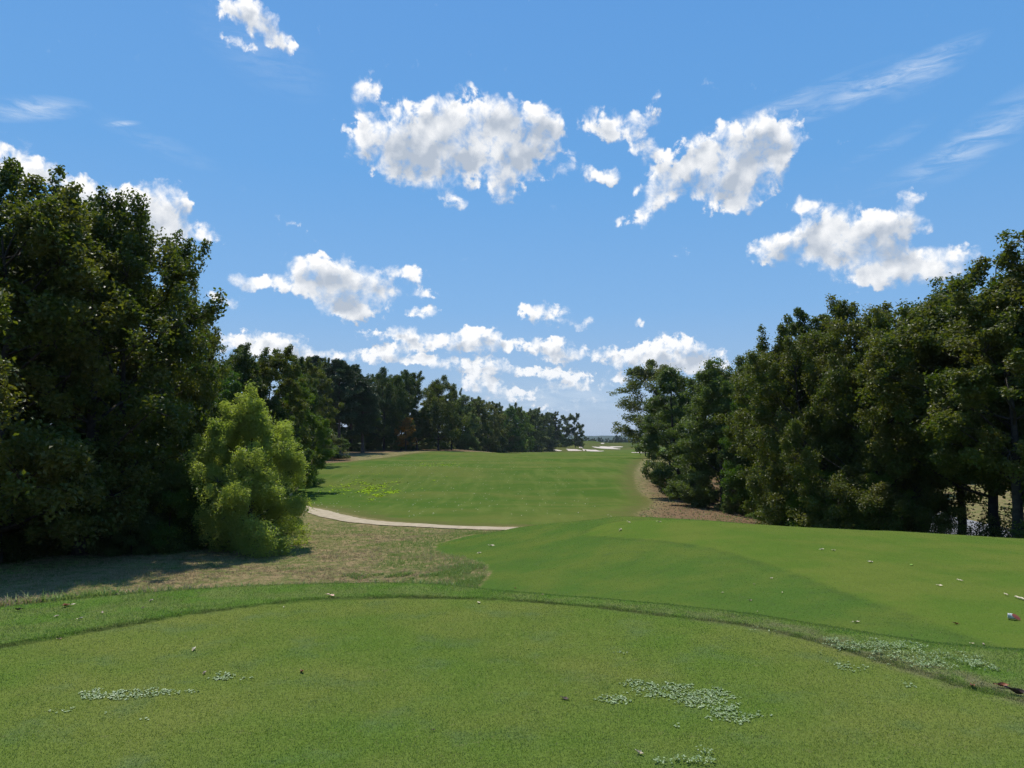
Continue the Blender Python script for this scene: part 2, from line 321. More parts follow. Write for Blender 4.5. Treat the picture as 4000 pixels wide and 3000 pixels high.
# ------------------------------------------------------------------ ground sheet
def grass_zone_color(t, pos, fine_scale):
    """colour of mown and rough turf from the outline attributes; pos = object position socket"""
    nb = t.noise(pos, .55, 3, .6); nm = t.noise(pos, 2.3, 4, .6); nf = t.noise(pos, fine_scale, 3, .7)
    nl = t.noise(pos, .05, 3, .5)
    jig = t.m('MULTIPLY', t.m('SUBTRACT', nm, .5), .7)
    mown = t.mix(t.mr(nb, .35, .68), (.078, .138, .026), (.112, .152, .030))
    mown = t.mix(t.m('MULTIPLY', t.mr(nm, .5, .8), .5), mown, (.078, .122, .038))
    tee = t.mix(t.mr(nb, .3, .7), (.104, .166, .028), (.166, .188, .044))
    tee = t.mix(t.m('MULTIPLY', t.mr(nm, .5, .75), .45), tee, (.128, .178, .078))
    ns = t.noise(t.mapping(pos, rot=(0, 0, .5), scale=(.045, .085, .1)), 1.0, 4, .6, .8)
    nr = t.noise(t.mapping(pos, rot=(0, 0, -.5), scale=(.9, .10, .1)), 1.0, 3, .6, .3)
    fair = t.mix(t.mr(ns, .38, .60), (.074, .130, .023), (.128, .150, .036))
    fair = t.mix(t.m('MULTIPLY', t.mr(nb, .4, .75), .35), fair, (.076, .134, .026))
    fair = t.mix(t.m('MULTIPLY', t.mr(nr, .45, .7), .5), fair, (.150, .182, .045))
    ng = t.noise(pos, 9.0, 4, .7)
    rough = t.mix(t.mr(nm, .38, .62), (.290, .210, .110), (.135, .150, .046))
    rough = t.mix(t.mr(ng, .45, .8), rough, (.320, .240, .140))
    rough = t.mix(t.m('MULTIPLY', t.mr(nb, .50, .7), .5), rough, (.105, .145, .036))
    straw = t.mix(t.mr(nm, .3, .7), (.230, .135, .082), (.150, .110, .058))
    straw = t.mix(t.mr(ng, .5, .8), straw, (.26, .185, .115))
    far = t.mix(t.mr(nl, .35, .65), (.085, .112, .026), (.120, .118, .036))
    c = t.mix(t.mr(t.m('ADD', t.attr('far'), jig), -.2, .2), rough, far)
    c = t.mix(t.mr(t.m('ADD', t.attr('straw'), t.m('MULTIPLY', jig, 3.0)), -1.6, 1.6), c, straw)
    # turf browns off towards the fairway's edge
    fa = t.attr('fair')
    fedge = t.mix(t.mr(t.m('ADD', fa, t.m('MULTIPLY', t.m('SUBTRACT', nb, .5), 4)), .2, 2.6), (.128, .130, .042), fair)
    c = t.mix(t.mr(t.m('ADD', fa, jig), -.5, .5), c, fedge)
    m2 = t.attr('mown2')
    c = t.mix(t.mr(t.m('ADD', m2, t.m('MULTIPLY', jig, .6)), -.12, .12), c, mown)
    t2 = t.attr('tee2')
    tee2 = t.mix(t.mr(nb, .35, .65), (.100, .158, .026), (.132, .168, .032))
    c = t.mix(t.mr(t2, -.25, .12), c, tee2)
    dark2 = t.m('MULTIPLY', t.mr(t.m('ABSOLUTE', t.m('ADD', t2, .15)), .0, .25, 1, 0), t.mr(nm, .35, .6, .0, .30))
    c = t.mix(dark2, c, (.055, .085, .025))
    outc = t.attr('tee_out'); inn = t.attr('tee_in')
    collar = t.mix(t.mr(nm, .35, .65), (.102, .170, .030), (.145, .184, .050))
    c = t.mix(t.mr(outc, -.1, .1), c, collar)
    c = t.mix(t.mr(inn, -.03, .03), c, tee)
    lip_shade = t.m('MULTIPLY', t.mr(t.m('ABSOLUTE', t.m('ADD', t.m('ADD', inn, .01), t.m('MULTIPLY', t.m('SUBTRACT', t.noise(pos, 14, 3, .6), .5), .08))), .0, .060, 1, 0), t.mr(nm, .3, .6, .15, .75))
    c = t.mix(lip_shade, c, (.050, .062, .022))  # shadow line under the collar lip, painted into the turf colour
    sx_ = t.new('ShaderNodeSeparateXYZ'); t.l.new(pos, sx_.inputs[0])
    scruff = t.m('MULTIPLY', t.m('MULTIPLY', t.mr(t.m('ABSOLUTE', t.m('ADD', inn, .12)), .05, .30, 1, 0), t.mr(sx_.outputs[0], .2, 3.2)), t.mr(t.noise(pos, 5, 4, .7), .38, .6))
    c = t.mix(t.m('MULTIPLY', scruff, .75), c, (.190, .165, .095))
    c = t.mix(t.m('MULTIPLY', t.mr(t.noise(pos, 13, 3, .7), .60, .72), .35), c, (.215, .200, .085))
    c = t.mix(t.m('MULTIPLY', t.mr(t.noise(pos, 1.15, 4, .65), .48, .68), .16), c, (.060, .100, .020))
    return t.mix(t.m('MAXIMUM', t.m('MULTIPLY', t.mr(nf, .3, .7), .6), t.m('MULTIPLY', t.mr(t.noise(pos, 6.5, 4, .75), .50, .72), .5)), c, t.mix(1.0, c, (.55, .58, .50), 'MULTIPLY')), nf, nm

def mk_ground():
    m = bpy.data.materials.new('turf'); m.use_nodes = True; t = NT(m.node_tree)
    t.n.remove(t.n['Principled BSDF']); b = t.new('ShaderNodeBsdfDiffuse'); t.l.new(b.outputs[0], t.n['Material Output'].inputs[0]); pos = t.new('ShaderNodeTexCoord').outputs['Object']
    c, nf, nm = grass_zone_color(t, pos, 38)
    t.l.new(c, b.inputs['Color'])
    bp = t.new('ShaderNodeBump'); bp.inputs['Strength'].default_value = .55; bp.inputs['Distance'].default_value = .03
    hs = t.m('ADD', t.noise(pos, 22, 4, .7), t.m('MULTIPLY', t.noise(pos, 3.0, 3, .6), 1.2)); t.l.new(hs, bp.inputs['Height']); t.l.new(bp.outputs[0], b.inputs['Normal'])
    return m
def zone_attrs(x, y):
    cl = lambda v, a=8: np.clip(v, -a, a)
    return {'tee_in': cl(sdist(x, y, TEE_IN)), 'tee_out': cl(sdist(x, y, TEE_OUT)), 'mown2': cl(sdist(x, y, MOWN2)), 'tee2': cl(sdist(x, y, TEE2)),
            'fair': cl(sdist(x, y, FAIR)), 'straw': cl(np.maximum(sdist(x, y, STRAW_L), sdist(x, y, STRAW_R))), 'far': cl((y - 230) / 12)}
MAT_TURF = mk_ground()
azs = np.concatenate([np.arange(-180, -48, 4.0), np.arange(-48, 48, .16), np.arange(48, 180, 4.0)])
rs = np.concatenate([[0.0], np.exp(np.linspace(math.log(.7), math.log(4.6), 40)), np.exp(np.linspace(math.log(4.7), math.log(60), 330)), np.exp(np.linspace(math.log(60.6), math.log(1000), 260)), np.exp(np.linspace(math.log(1020), math.log(9000), 60))])
AA, RR = np.meshgrid(np.radians(azs), rs)
gx = (RR * np.sin(AA)).ravel(); gy = (RR * np.cos(AA)).ravel()
gzv = height(gx, gy)
na, nr = len(azs), len(rs)
I, J = np.meshgrid(np.arange(nr - 1), np.arange(na), indexing='ij'); J2 = (J + 1) % na
Fq = np.stack([I * na + J, I * na + J2, (I + 1) * na + J2, (I + 1) * na + J], -1).reshape(-1, 4)[:, ::-1]
ground = link('ground', mesh_np('ground', np.stack([gx, gy, gzv], 1), Fq, MAT_TURF, True, zone_attrs(gx, gy)))
tag(ground, kind='structure')

# ------------------------------------------------------------------ simple materials
def simple(name, col, rough=.7, spec=.3, col2=None, scale=8, bump=0.0, metal=0.0):
    m = bpy.data.materials.new(name); m.use_nodes = True; t = NT(m.node_tree); b = t.n['Principled BSDF']
    pos = t.new('ShaderNodeTexCoord').outputs['Object']; nz = t.noise(pos, scale, 4, .6)
    t.l.new(t.mix(t.mr(nz, .3, .7), col, col2 or tuple(c * .72 for c in col)), b.inputs['Base Color'])
    b.inputs['Roughness'].default_value = rough; b.inputs['Specular IOR Level'].default_value = spec; b.inputs['Metallic'].default_value = metal
    if bump:
        bp = t.new('ShaderNodeBump'); bp.inputs['Strength'].default_value = .6; bp.inputs['Distance'].default_value = bump
        t.l.new(nz, bp.inputs['Height']); t.l.new(bp.outputs[0], b.inputs['Normal'])
    return m
M_SAND = simple('bunker_sand', (.62, .52, .42), .95, .1, (.54, .45, .36), 1.5)
M_PATH = simple('path_gravel', (.46, .375, .25), .9, .1, (.34, .27, .175), 2.2, .01)
M_ROAD = simple('road_asphalt', (.26, .255, .25), .85, .2, (.21, .205, .20), 1.5)
M_GREEN = simple('green_turf', (.125, .215, .025), .85, .1, (.105, .195, .022), .08)

# ------------------------------------------------------------------ paved and sand sheets that follow the ground
def ribbon(name, pts, half, mat, lift=.02, cross=5, jit=.08):
    P_ = np.array(pts); T = np.gradient(P_, axis=0); T /= np.linalg.norm(T, axis=1)[:, None]; N = np.stack([-T[:, 1], T[:, 0]], 1)
    r = np.random.RandomState(5); V = []
    for i in range(len(P_)):
        for k in range(cross):
            s = (k / (cross - 1) * 2 - 1) * half
            if k in (0, cross - 1): s += (r.rand() - .5) * jit
            q = P_[i] + N[i] * s; V.append((q[0], q[1]))
    V = np.array(V); z = height(V[:, 0], V[:, 1]) + lift
    n = len(P_); Fc = [(i * cross + k, i * cross + k + 1, (i + 1) * cross + k + 1, (i + 1) * cross + k) for i in range(n - 1) for k in range(cross - 1)]
    o = link(name, mesh_np(name, np.column_stack([V, z]), np.array(Fc)[:, ::-1], mat, True)); return tag(o, kind='structure')
def resample(pts, step):
    P_ = np.array(pts); L = np.concatenate([[0], np.cumsum(np.linalg.norm(np.diff(P_, axis=0), axis=1))]); s = np.arange(0, L[-1], step)
    return np.column_stack([np.interp(s, L, P_[:, 0]), np.interp(s, L, P_[:, 1])])
ribbon('cart_path', resample(PATH_C, .35), .78, M_PATH, .035)
road_c = smooth_poly([(28, 27), (29.5, 38), (31, 50), (34, 66), (40, 84), (50, 100), (68, 112)], 8, closed=False)
ribbon('road', resample(road_c, .6), 3.6, M_ROAD, .07, 9, .0)

def patch(name, poly, mat, lift, kind='structure'):
    """fan of rings that follows the ground"""
    P_ = np.array(poly); c = P_.mean(0); rings = 7; n = len(P_); V = [c]
    for k in range(1, rings + 1): V += list(c + (P_ - c) * k / rings)
    V = np.array(V); z = height(V[:, 0], V[:, 1]) + lift
    z[0] = z[0]
    tri = [(0, 1 + i, 1 + (i + 1) % n) for i in range(n)]
    for k in range(rings - 1):
        a = 1 + k * n; b = a + n
        for i in range(n):
            j = (i + 1) % n; tri += [(a + i, b + i, b + j), (a + i, b + j, a + j)]
    o = link(name, mesh_np(name, np.column_stack([V, z]), np.array(tri), mat, True)); return tag(o, kind=kind)
def edge_px(pts): return [hit(X, Y, 200, 1500)[:2] for X, Y in pts]
B = {}
BUNK = [((2143, 1757), (2165, 1756.4), (2183, 1758), (2196, 1761.5), (2175, 1762), (2150, 1760)),
        ((2211, 1754.3), (2230, 1755), (2250, 1755.8), (2276, 1760.5), (2250, 1761.8), (2222, 1761.8), (2216, 1757)),
        ((2282, 1756), (2310, 1757.5), (2335, 1760), (2360, 1762), (2345, 1764), (2300, 1763), (2290, 1760)),
        ((2311, 1745), (2330, 1746.5), (2347, 1746), (2340, 1743.2), (2378, 1745.5), (2390, 1744), (2431, 1745), (2428, 1747.5), (2393, 1749), (2421, 1753.5), (2420, 1755), (2380, 1754), (2340, 1751.5)),
        ((2464, 1768), (2490, 1766.8), (2520, 1767), (2548, 1768.5), (2540, 1771), (2500, 1771)),
        ((2347, 1731.2), (2361, 1731.2), (2357, 1734.4), (2348, 1733.6)),
        ((2262, 1748.6), (2278, 1750), (2286, 1753.2), (2274, 1752.4))]
for pts in BUNK:
    try: patch('bunker', smooth_poly(edge_px(pts), 3), M_SAND, .12)
    except Exception as e: print('bunker', e)
patch('putting_green', smooth_poly([(86, 596), (96, 585), (112, 584), (128, 592), (132, 604), (118, 612), (98, 610)], 4), M_GREEN, .10)

# ------------------------------------------------------------------ turf blades
def mk_blade_mat(name, gain):
    m = bpy.data.materials.new(name); m.use_nodes = True; t = NT(m.node_tree); t.n.remove(t.n['Principled BSDF'])
    pos = t.new('ShaderNodeTexCoord').outputs['Object']
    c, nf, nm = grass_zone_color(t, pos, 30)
    rnd = t.new('ShaderNodeNewGeometry').outputs['Random Per Island']
    c = t.mix(t.mr(rnd, .0, 1.0, .0, .75, 'LINEAR'), t.mix(1.0, c, (gain * .55, gain * .62, gain * .5), 'MULTIPLY'), t.mix(1.0, c, (gain * 1.75, gain * 1.55, gain * 1.9), 'MULTIPLY'))
    c = t.mix(t.mr(rnd, .93, .96), c, (.26, .22, .12))
    d = t.new('ShaderNodeBsdfPrincipled'); t.l.new(c, d.inputs['Base Color']); d.inputs['Roughness'].default_value = .55; d.inputs['Specular IOR Level'].default_value = .28
    tr = t.new('ShaderNodeBsdfTranslucent'); t.l.new(t.mix(1.0, c, (1.1, 1.25, .6), 'MULTIPLY'), tr.inputs[0])
    mx = t.new('ShaderNodeMixShader'); mx.inputs[0].default_value = .38; t.l.new(d.outputs[0], mx.inputs[1]); t.l.new(tr.outputs[0], mx.inputs[2])
    t.l.new(mx.outputs[0], t.n['Material Output'].inputs[0]); return m
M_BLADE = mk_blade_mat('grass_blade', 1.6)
def blades(name, x, y, h, wdt, lean, mat, seed, cat_label=None, zoff=-.002):
    r = np.random.RandomState(seed); n = len(x); z = height(x, y) + zoff
    a = r.rand(n) * 2 * PI; la = r.rand(n) * 2 * PI; ln = lean * (.3 + r.rand(n)) * h
    wx, wy = np.cos(a) * wdt / 2, np.sin(a) * wdt / 2
    b0 = np.stack([x - wx, y - wy, z], 1); b1 = np.stack([x + wx, y + wy, z], 1)
    tp = np.stack([x + np.cos(la) * ln, y + np.sin(la) * ln, z + h * (.75 + .5 * r.rand(n))], 1)
    V = np.stack([b0, b1, tp], 1).reshape(-1, 3)
    at = {k: np.repeat(v, 3) for k, v in zone_attrs(x, y).items()}
    o = link(name, mesh_np(name, V, np.arange(3 * n).reshape(-1, 3), mat, False, at)); return o
RS = np.random.RandomState(11)
def scatter(n, rmin, rmax, amax, power):
    u = RS.rand(n)
    r = (rmin ** (1 - power) + u * (rmax ** (1 - power) - rmin ** (1 - power))) ** (1 / (1 - power)) if power != 1 else rmin * (rmax / rmin) ** u
    a = np.radians((RS.rand(n) * 2 - 1) * amax); return r * np.sin(a), r * np.cos(a), r
# first tee: constant density on the picture, blades a little wider further off
bx_, by_, br_ = scatter(860000, 2.6, 11.0, 50, .6)
din = sdist(bx_, by_, TEE_IN); dout = sdist(bx_, by_, TEE_OUT)
keep = dout > -.25; bx_, by_, br_, din, dout = [v[keep] for v in (bx_, by_, br_, din, dout)]
hh = np.where(din > 0, .010, .015 + .008 * vnoise(bx_, by_, .25, 3)) * (1 + .3 * vnoise(bx_, by_, .12, 8))
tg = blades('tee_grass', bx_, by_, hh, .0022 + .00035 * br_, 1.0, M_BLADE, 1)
tag(tg, 'short mown green turf covering the tee in the foreground', 'grass', kind='stuff')
# lower tee, its shoulder and the bank
lx_, ly_, lr_ = scatter(900000, 4.5, 9.6, 44, .6); ld = sdist(lx_, ly_, TEE_IN); kk = (ld < .012) & (ld > -.07 - .10 * vnoise(lx_, ly_, .3, 12)); lx_, ly_, lr_ = lx_[kk], ly_[kk], lr_[kk]
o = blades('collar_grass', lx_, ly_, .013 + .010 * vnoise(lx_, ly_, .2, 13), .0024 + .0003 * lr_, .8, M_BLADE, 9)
tag(o, 'taller lip of grass along the curved mow line of the tee', 'grass', kind='stuff')
bx_, by_, br_ = scatter(260000, 10.5, 34.0, 42, .2)
keep = (sdist(bx_, by_, MOWN2) > 0) & (sdist(bx_, by_, TEE_OUT) < -.3); bx_, by_, br_ = bx_[keep], by_[keep], br_[keep]
t2 = sdist(bx_, by_, TEE2)
o = blades('shoulder_grass', bx_, by_, np.where(t2 > 0, .008, .012), .003 + .0005 * br_, 1.2, M_BLADE, 2)
tag(o, 'mown green turf on the lower tee and its bank', 'grass', kind='stuff')
# rough on the left: straw and green tufts
def mk_tuft_mat():
    m = bpy.data.materials.new('rough_grass'); m.use_nodes = True; t = NT(m.node_tree); t.n.remove(t.n['Principled BSDF'])
    pos = t.new('ShaderNodeTexCoord').outputs['Object']; rnd = t.new('ShaderNodeNewGeometry').outputs['Random Per Island']
    nb = t.noise(pos, .42, 3, .6); ng = t.attr('green')
    straw = t.mix(rnd, (.46, .335, .20), (.22, .165, .09)); green = t.mix(rnd, (.14, .24, .035), (.30, .38, .10))
    f = t.m('ADD', t.m('ADD', t.mr(nb, .42, .62, -.12, .60), ng), t.mr(rnd, 0, 1, -.35, .35, 'LINEAR'))
    c = t.mix(t.mr(f, .1, .55), straw, green)
    d = t.new('ShaderNodeBsdfPrincipled'); t.l.new(c, d.inputs['Base Color']); d.inputs['Roughness'].default_value = .6; d.inputs['Specular IOR Level'].default_value = .3
    tr = t.new('ShaderNodeBsdfTranslucent'); t.l.new(c, tr.inputs[0])
    mx = t.new('ShaderNodeMixShader'); mx.inputs[0].default_value = .35; t.l.new(d.outputs[0], mx.inputs[1]); t.l.new(tr.outputs[0], mx.inputs[2])
    t.l.new(mx.outputs[0], t.n['Material Output'].inputs[0]); return m
M_TUFT = mk_tuft_mat()
def tufts(name, x, y, h, wdt, nb, green, seed, label):
    r = np.random.RandomState(seed); n = len(x)
    X = np.repeat(x, nb) + r.normal(0, .03, n * nb); Y = np.repeat(y, nb) + r.normal(0, .03, n * nb); H = np.repeat(h, nb) * (.5 + r.rand(n * nb))
    z = height(X, Y) - .01; a = r.rand(n * nb) * 2 * PI; la = r.rand(n * nb) * 2 * PI; ln = H * (.2 + .9 * r.rand(n * nb)); Wd = wdt * (.6 + .8 * r.rand(n * nb))
    wx, wy = np.cos(a) * Wd / 2, np.sin(a) * Wd / 2
    b0 = np.stack([X - wx, Y - wy, z], 1); b1 = np.stack([X + wx, Y + wy, z], 1); mx_ = X + np.cos(la) * ln * .35; my_ = Y + np.sin(la) * ln * .35
    m0 = np.stack([mx_ - wx * .8, my_ - wy * .8, z + H * .6], 1); m1 = np.stack([mx_ + wx * .8, my_ + wy * .8, z + H * .6], 1)
    tp = np.stack([X + np.cos(la) * ln, Y + np.sin(la) * ln, z + H], 1)
    V = np.stack([b0, b1, m1, m0, tp], 1).reshape(-1, 3); k = np.arange(n * nb) * 5
    F1 = np.concatenate([np.stack([k, k + 1, k + 2], 1), np.stack([k, k + 2, k + 3], 1), np.stack([k + 3, k + 2, k + 4], 1)])
    o = link(name, mesh_np(name, V, F1, M_TUFT, False, {'green': np.repeat(np.repeat(green, nb), 5)})); return tag(o, label, 'grass', kind='stuff')
x_, y_, r_ = scatter(100000, 15, 46, 44, 1.0)
bad = (sdist(x_, y_, MOWN2) > -.05) | (sdist(x_, y_, TEE_OUT) > -.6) | (sdist(x_, y_, FAIR) > -.3) | (x_ > 4)
dpath = np.min([np.hypot(x_ - q[0], y_ - q[1]) for q in resample(PATH_C, .8)], axis=0); bad |= dpath < 1.25
x_, y_ = x_[~bad], y_[~bad]
near_edge = sstep(-3.5, -.4, sdist(x_, y_, MOWN2)); grn = np.clip(near_edge * .7 + sstep(34, 40, y_ - .2 * x_) * .4 + vnoise(x_, y_, 2.5, 21) * .6, -.3, 1)
tufts('rough_grass', x_, y_, .055 + .04 * near_edge + .05 * vnoise(x_, y_, 1.3, 2), .008, 6, grn, 3, 'dry brown and green rough grass left of the mown bank')
# broad leaved weeds where the rough meets the bank
x_ = -5.2 + 4.4 * RS.rand(4200) ** .75; y_ = 17.0 + 5.8 * RS.rand(4200); ok_ = (sdist(x_, y_, MOWN2) < -.02) & (vnoise(x_, y_, .5, 31) > -.02 + .06 * (-1.2 - x_))
tufts('weed_cover', x_[ok_], y_[ok_], .060 + .06 * vnoise(x_[ok_], y_[ok_], .6, 7), .026, 5, np.full(ok_.sum(), .75), 4, 'leafy green weeds at the corner of the rough and the mown bank')
# taller fringe at the back edge of the first tee on the left
ang = np.radians(-44 + 40 * RS.rand(5200)); base = np.array(TEE_OUT)
rr_ = np.hypot(base[:, 0], base[:, 1]); aa_ = np.arctan2(base[:, 0], base[:, 1]); sel = base[:, 1] > 3; o_ = np.argsort(aa_[sel])
rad_e = np.interp(ang, aa_[sel][o_], rr_[sel][o_]) + .15 + .5 * RS.rand(5200)
wl = (1 - sstep(-.62, -.25, ang)) ; kk = RS.rand(5200) < .25 + .75 * wl
tufts('edge_weeds', (rad_e * np.sin(ang))[kk], (rad_e * np.cos(ang))[kk], (.05 + .08 * wl * RS.rand(5200))[kk], .012, 6, (.05 + .5 * RS.rand(5200))[kk], 6, 'taller green weeds behind the back edge of the tee')
# right rough under the trees
x_, y_, r_ = scatter(14000, 38, 100, 26, 1.2); ok_ = (sdist(x_, y_, STRAW_R) > -1) & (sdist(x_, y_, FAIR) < 0)
tufts('dry_rough', x_[ok_], y_[ok_], np.full(ok_.sum(), .09), .03, 5, np.full(ok_.sum(), -.12), 8, 'dry brown rough beside the fairway under the right hand trees')
# lime weed and pale leaf specks on the fairway
def specks(name, x, y, s, mat, label, cat, seed, lift=.02):
    r = np.random.RandomState(seed); n = len(x); z = height(x, y) + lift
    a = r.rand(n) * 2 * PI; c, s_ = np.cos(a) * s, np.sin(a) * s; t = (r.rand(n) - .5) * s
    V = np.stack([np.stack([x - c, y - s_, z], 1), np.stack([x + s_ * .6, y - c * .6, z + t * .5], 1), np.stack([x + c, y + s_, z + np.abs(t)], 1), np.stack([x - s_ * .6, y + c * .6, z + t * .3 + .01], 1)], 1).reshape(-1, 3)
    o = link(name, mesh_np(name, V, np.arange(4 * n).reshape(-1, 4), mat)); return tag(o, label, cat, kind='stuff')
M_LIME = simple('lime_weed', (.30, .42, .02), .9, .0, (.22, .34, .02), 3)
M_PALE = simple('pale_leaf', (.50, .46, .33), .9, .0, (.38, .36, .24), 3)
lx, ly = [], []
for (X, Y, sx, sy, n) in ((1395, 1900, 45, 9, 600), (1440, 1915, 25, 6, 350), (1520, 1895, 20, 6, 250), (1480, 1935, 16, 4, 200), (1530, 1925, 14, 4, 180), (1720, 1818, 45, 4, 350), (1430, 1958, 14, 3, 90), (1680, 1895, 12, 8, 90), (1650, 1812, 30, 4, 120)):
    cx, cy_, _ = hit(X, Y, 30); dx = cx + RS.normal(0, sx / F * cy_, n); dy = cy_ + RS.normal(0, sy * cy_ * cy_ / F / 4.6, n)
    k = vnoise(dx, dy, .9, 17) > .02; lx.append(dx[k]); ly.append(dy[k])
specks('lime_weeds', np.concatenate(lx), np.concatenate(ly), .13, M_LIME, 'patches of lime green weed on the left of the fairway', 'weeds', 5)
n = 900; px_ = -19 + 26 * RS.rand(n) ** 1.4; py_ = 46 + 80 * RS.rand(n)
specks('fallen_leaves', px_, py_, .07, M_PALE, 'pale fallen leaves specking the left of the fairway', 'leaves', 6)

exec_trees = True
# ------------------------------------------------------------------ trees
def mk_leaf(name, a, b, c3, trans=.40, gloss=.50, spec=.40, tcol=(1.3, 1.5, .5), clump=.9):
    m = bpy.data.materials.new(name); m.use_nodes = True; t = NT(m.node_tree); t.n.remove(t.n['Principled BSDF'])
    geo = t.new('ShaderNodeNewGeometry'); rnd = geo.outputs['Random Per Island']; pos = t.new('ShaderNodeTexCoord').outputs['Object']
    oi = t.new('ShaderNodeObjectInfo').outputs['Random']
    nz = t.noise(pos, clump, 2, .5)
    c = t.mix(rnd, a, b)
    c = t.mix(t.m('MULTIPLY', t.mr(t.m('ADD', nz, t.m('MULTIPLY', t.m('SUBTRACT', oi, .5), .22)), .42, .66), .75), c, c3)
    hv = t.new('ShaderNodeHueSaturation'); t.l.new(c, hv.inputs['Color']); t.l.new(t.mr(oi, 0, 1, .82, 1.15, 'LINEAR'), hv.inputs['Value']); t.l.new(t.mr(oi, 0, 1, .512, .49, 'LINEAR'), hv.inputs['Hue'])
    c = hv.outputs[0]
    d = t.new('ShaderNodeBsdfPrincipled'); t.l.new(c, d.inputs['Base Color']); d.inputs['Roughness'].default_value = gloss; d.inputs['Specular IOR Level'].default_value = spec
    tr = t.new('ShaderNodeBsdfTranslucent'); t.l.new(t.mix(1.0, c, tcol, 'MULTIPLY'), tr.inputs[0])
    mx = t.new('ShaderNodeMixShader'); mx.inputs[0].default_value = trans; t.l.new(d.outputs[0], mx.inputs[1]); t.l.new(tr.outputs[0], mx.inputs[2])
    t.l.new(mx.outputs[0], t.n['Material Output'].inputs[0]); return m
L_OAK = mk_leaf('oak_leaf', (0.057, 0.090, 0.013), (0.101, 0.121, 0.020), (0.116, 0.118, 0.017))
L_GUM = mk_leaf('gum_leaf', (.066, .098, .014), (.125, .130, .024), (.140, .128, .026), trans=.42)
L_GREEN = mk_leaf('maple_leaf', (0.062, 0.118, 0.013), (0.116, 0.173, 0.020), (0.145, 0.190, 0.020))
L_GREY = mk_leaf('elm_leaf', (0.088, 0.118, 0.031), (0.145, 0.170, 0.049), (0.106, 0.148, 0.032))
L_WILLOW = mk_leaf('willow_leaf', (.33, .36, .09), (.44, .44, .13), (.24, .29, .07), trans=.5, clump=.7)
L_PINE = mk_leaf('pine_needle', (0.040, 0.068, 0.017), (0.062, 0.094, 0.025), (0.053, 0.074, 0.019), trans=.15, gloss=.5, spec=.4)
L_ORANGE = mk_leaf('autumn_leaf', (.30, .11, .015), (.34, .19, .02), (.16, .10, .02), trans=.4)
L_RUST = mk_leaf('rust_leaf', (.075, .040, .022), (.10, .060, .030), (.050, .050, .020))
L_FAR = mk_leaf('far_leaf', (.028, .045, .016), (.045, .062, .022), (.050, .052, .020), clump=.15)
M_BARK = simple('bark', (.075, .060, .048), .9, .15, (.038, .031, .026), 5, .03)
M_PBARK = simple('pine_bark', (.12, .085, .065), .9, .15, (.06, .045, .036), 4, .04)

class Wood:
    def __init__(s, sides=6): s.V = []; s.F = []; s.n = 0; s.s = sides
    def tube(s, pts, rads):
        pts = np.asarray(pts, float); k = s.s; base = s.n
        for i, p in enumerate(pts):
            t = pts[min(i + 1, len(pts) - 1)] - pts[max(i - 1, 0)]; t = t / (np.linalg.norm(t) + 1e-9)
            ref = np.array([1., 0, 0]) if abs(t[2]) > .8 else np.array([0, 0, 1.])
            u = np.cross(t, ref); u /= np.linalg.norm(u) + 1e-9; v = np.cross(t, u)
            for j in range(k):
                a = 2 * PI * j / k; s.V.append(p + (u * math.cos(a) + v * math.sin(a)) * rads[i])
        for i in range(len(pts) - 1):
            for j in range(k):
                j2 = (j + 1) % k; a = base + i * k; b = a + k
                s.F.append((a + j, a + j2, b + j2, b + j))
        s.n += len(pts) * k
    def mesh(s, name, mat): return mesh_np(name, np.array(s.V), np.array(s.F), mat, True)

def leaf_quads(C, S, NRM, r, aspect=.62):
    n = len(C); nn = NRM / (np.linalg.norm(NRM, axis=1)[:, None] + 1e-9)
    q = r.normal(size=(n, 3)); q[:, 2] -= .6
    u = q - nn * (q * nn).sum(1)[:, None]; u /= np.linalg.norm(u, axis=1)[:, None] + 1e-9
    v = np.cross(nn, u); S = S[:, None]
    V = np.stack([C - u * S * .5, C + v * S * aspect * .5 + nn * S * .08, C + u * S * .5 - nn * S * .1, C - v * S * aspect * .5 + nn * S * .08], 1)
    return V.reshape(-1, 3)

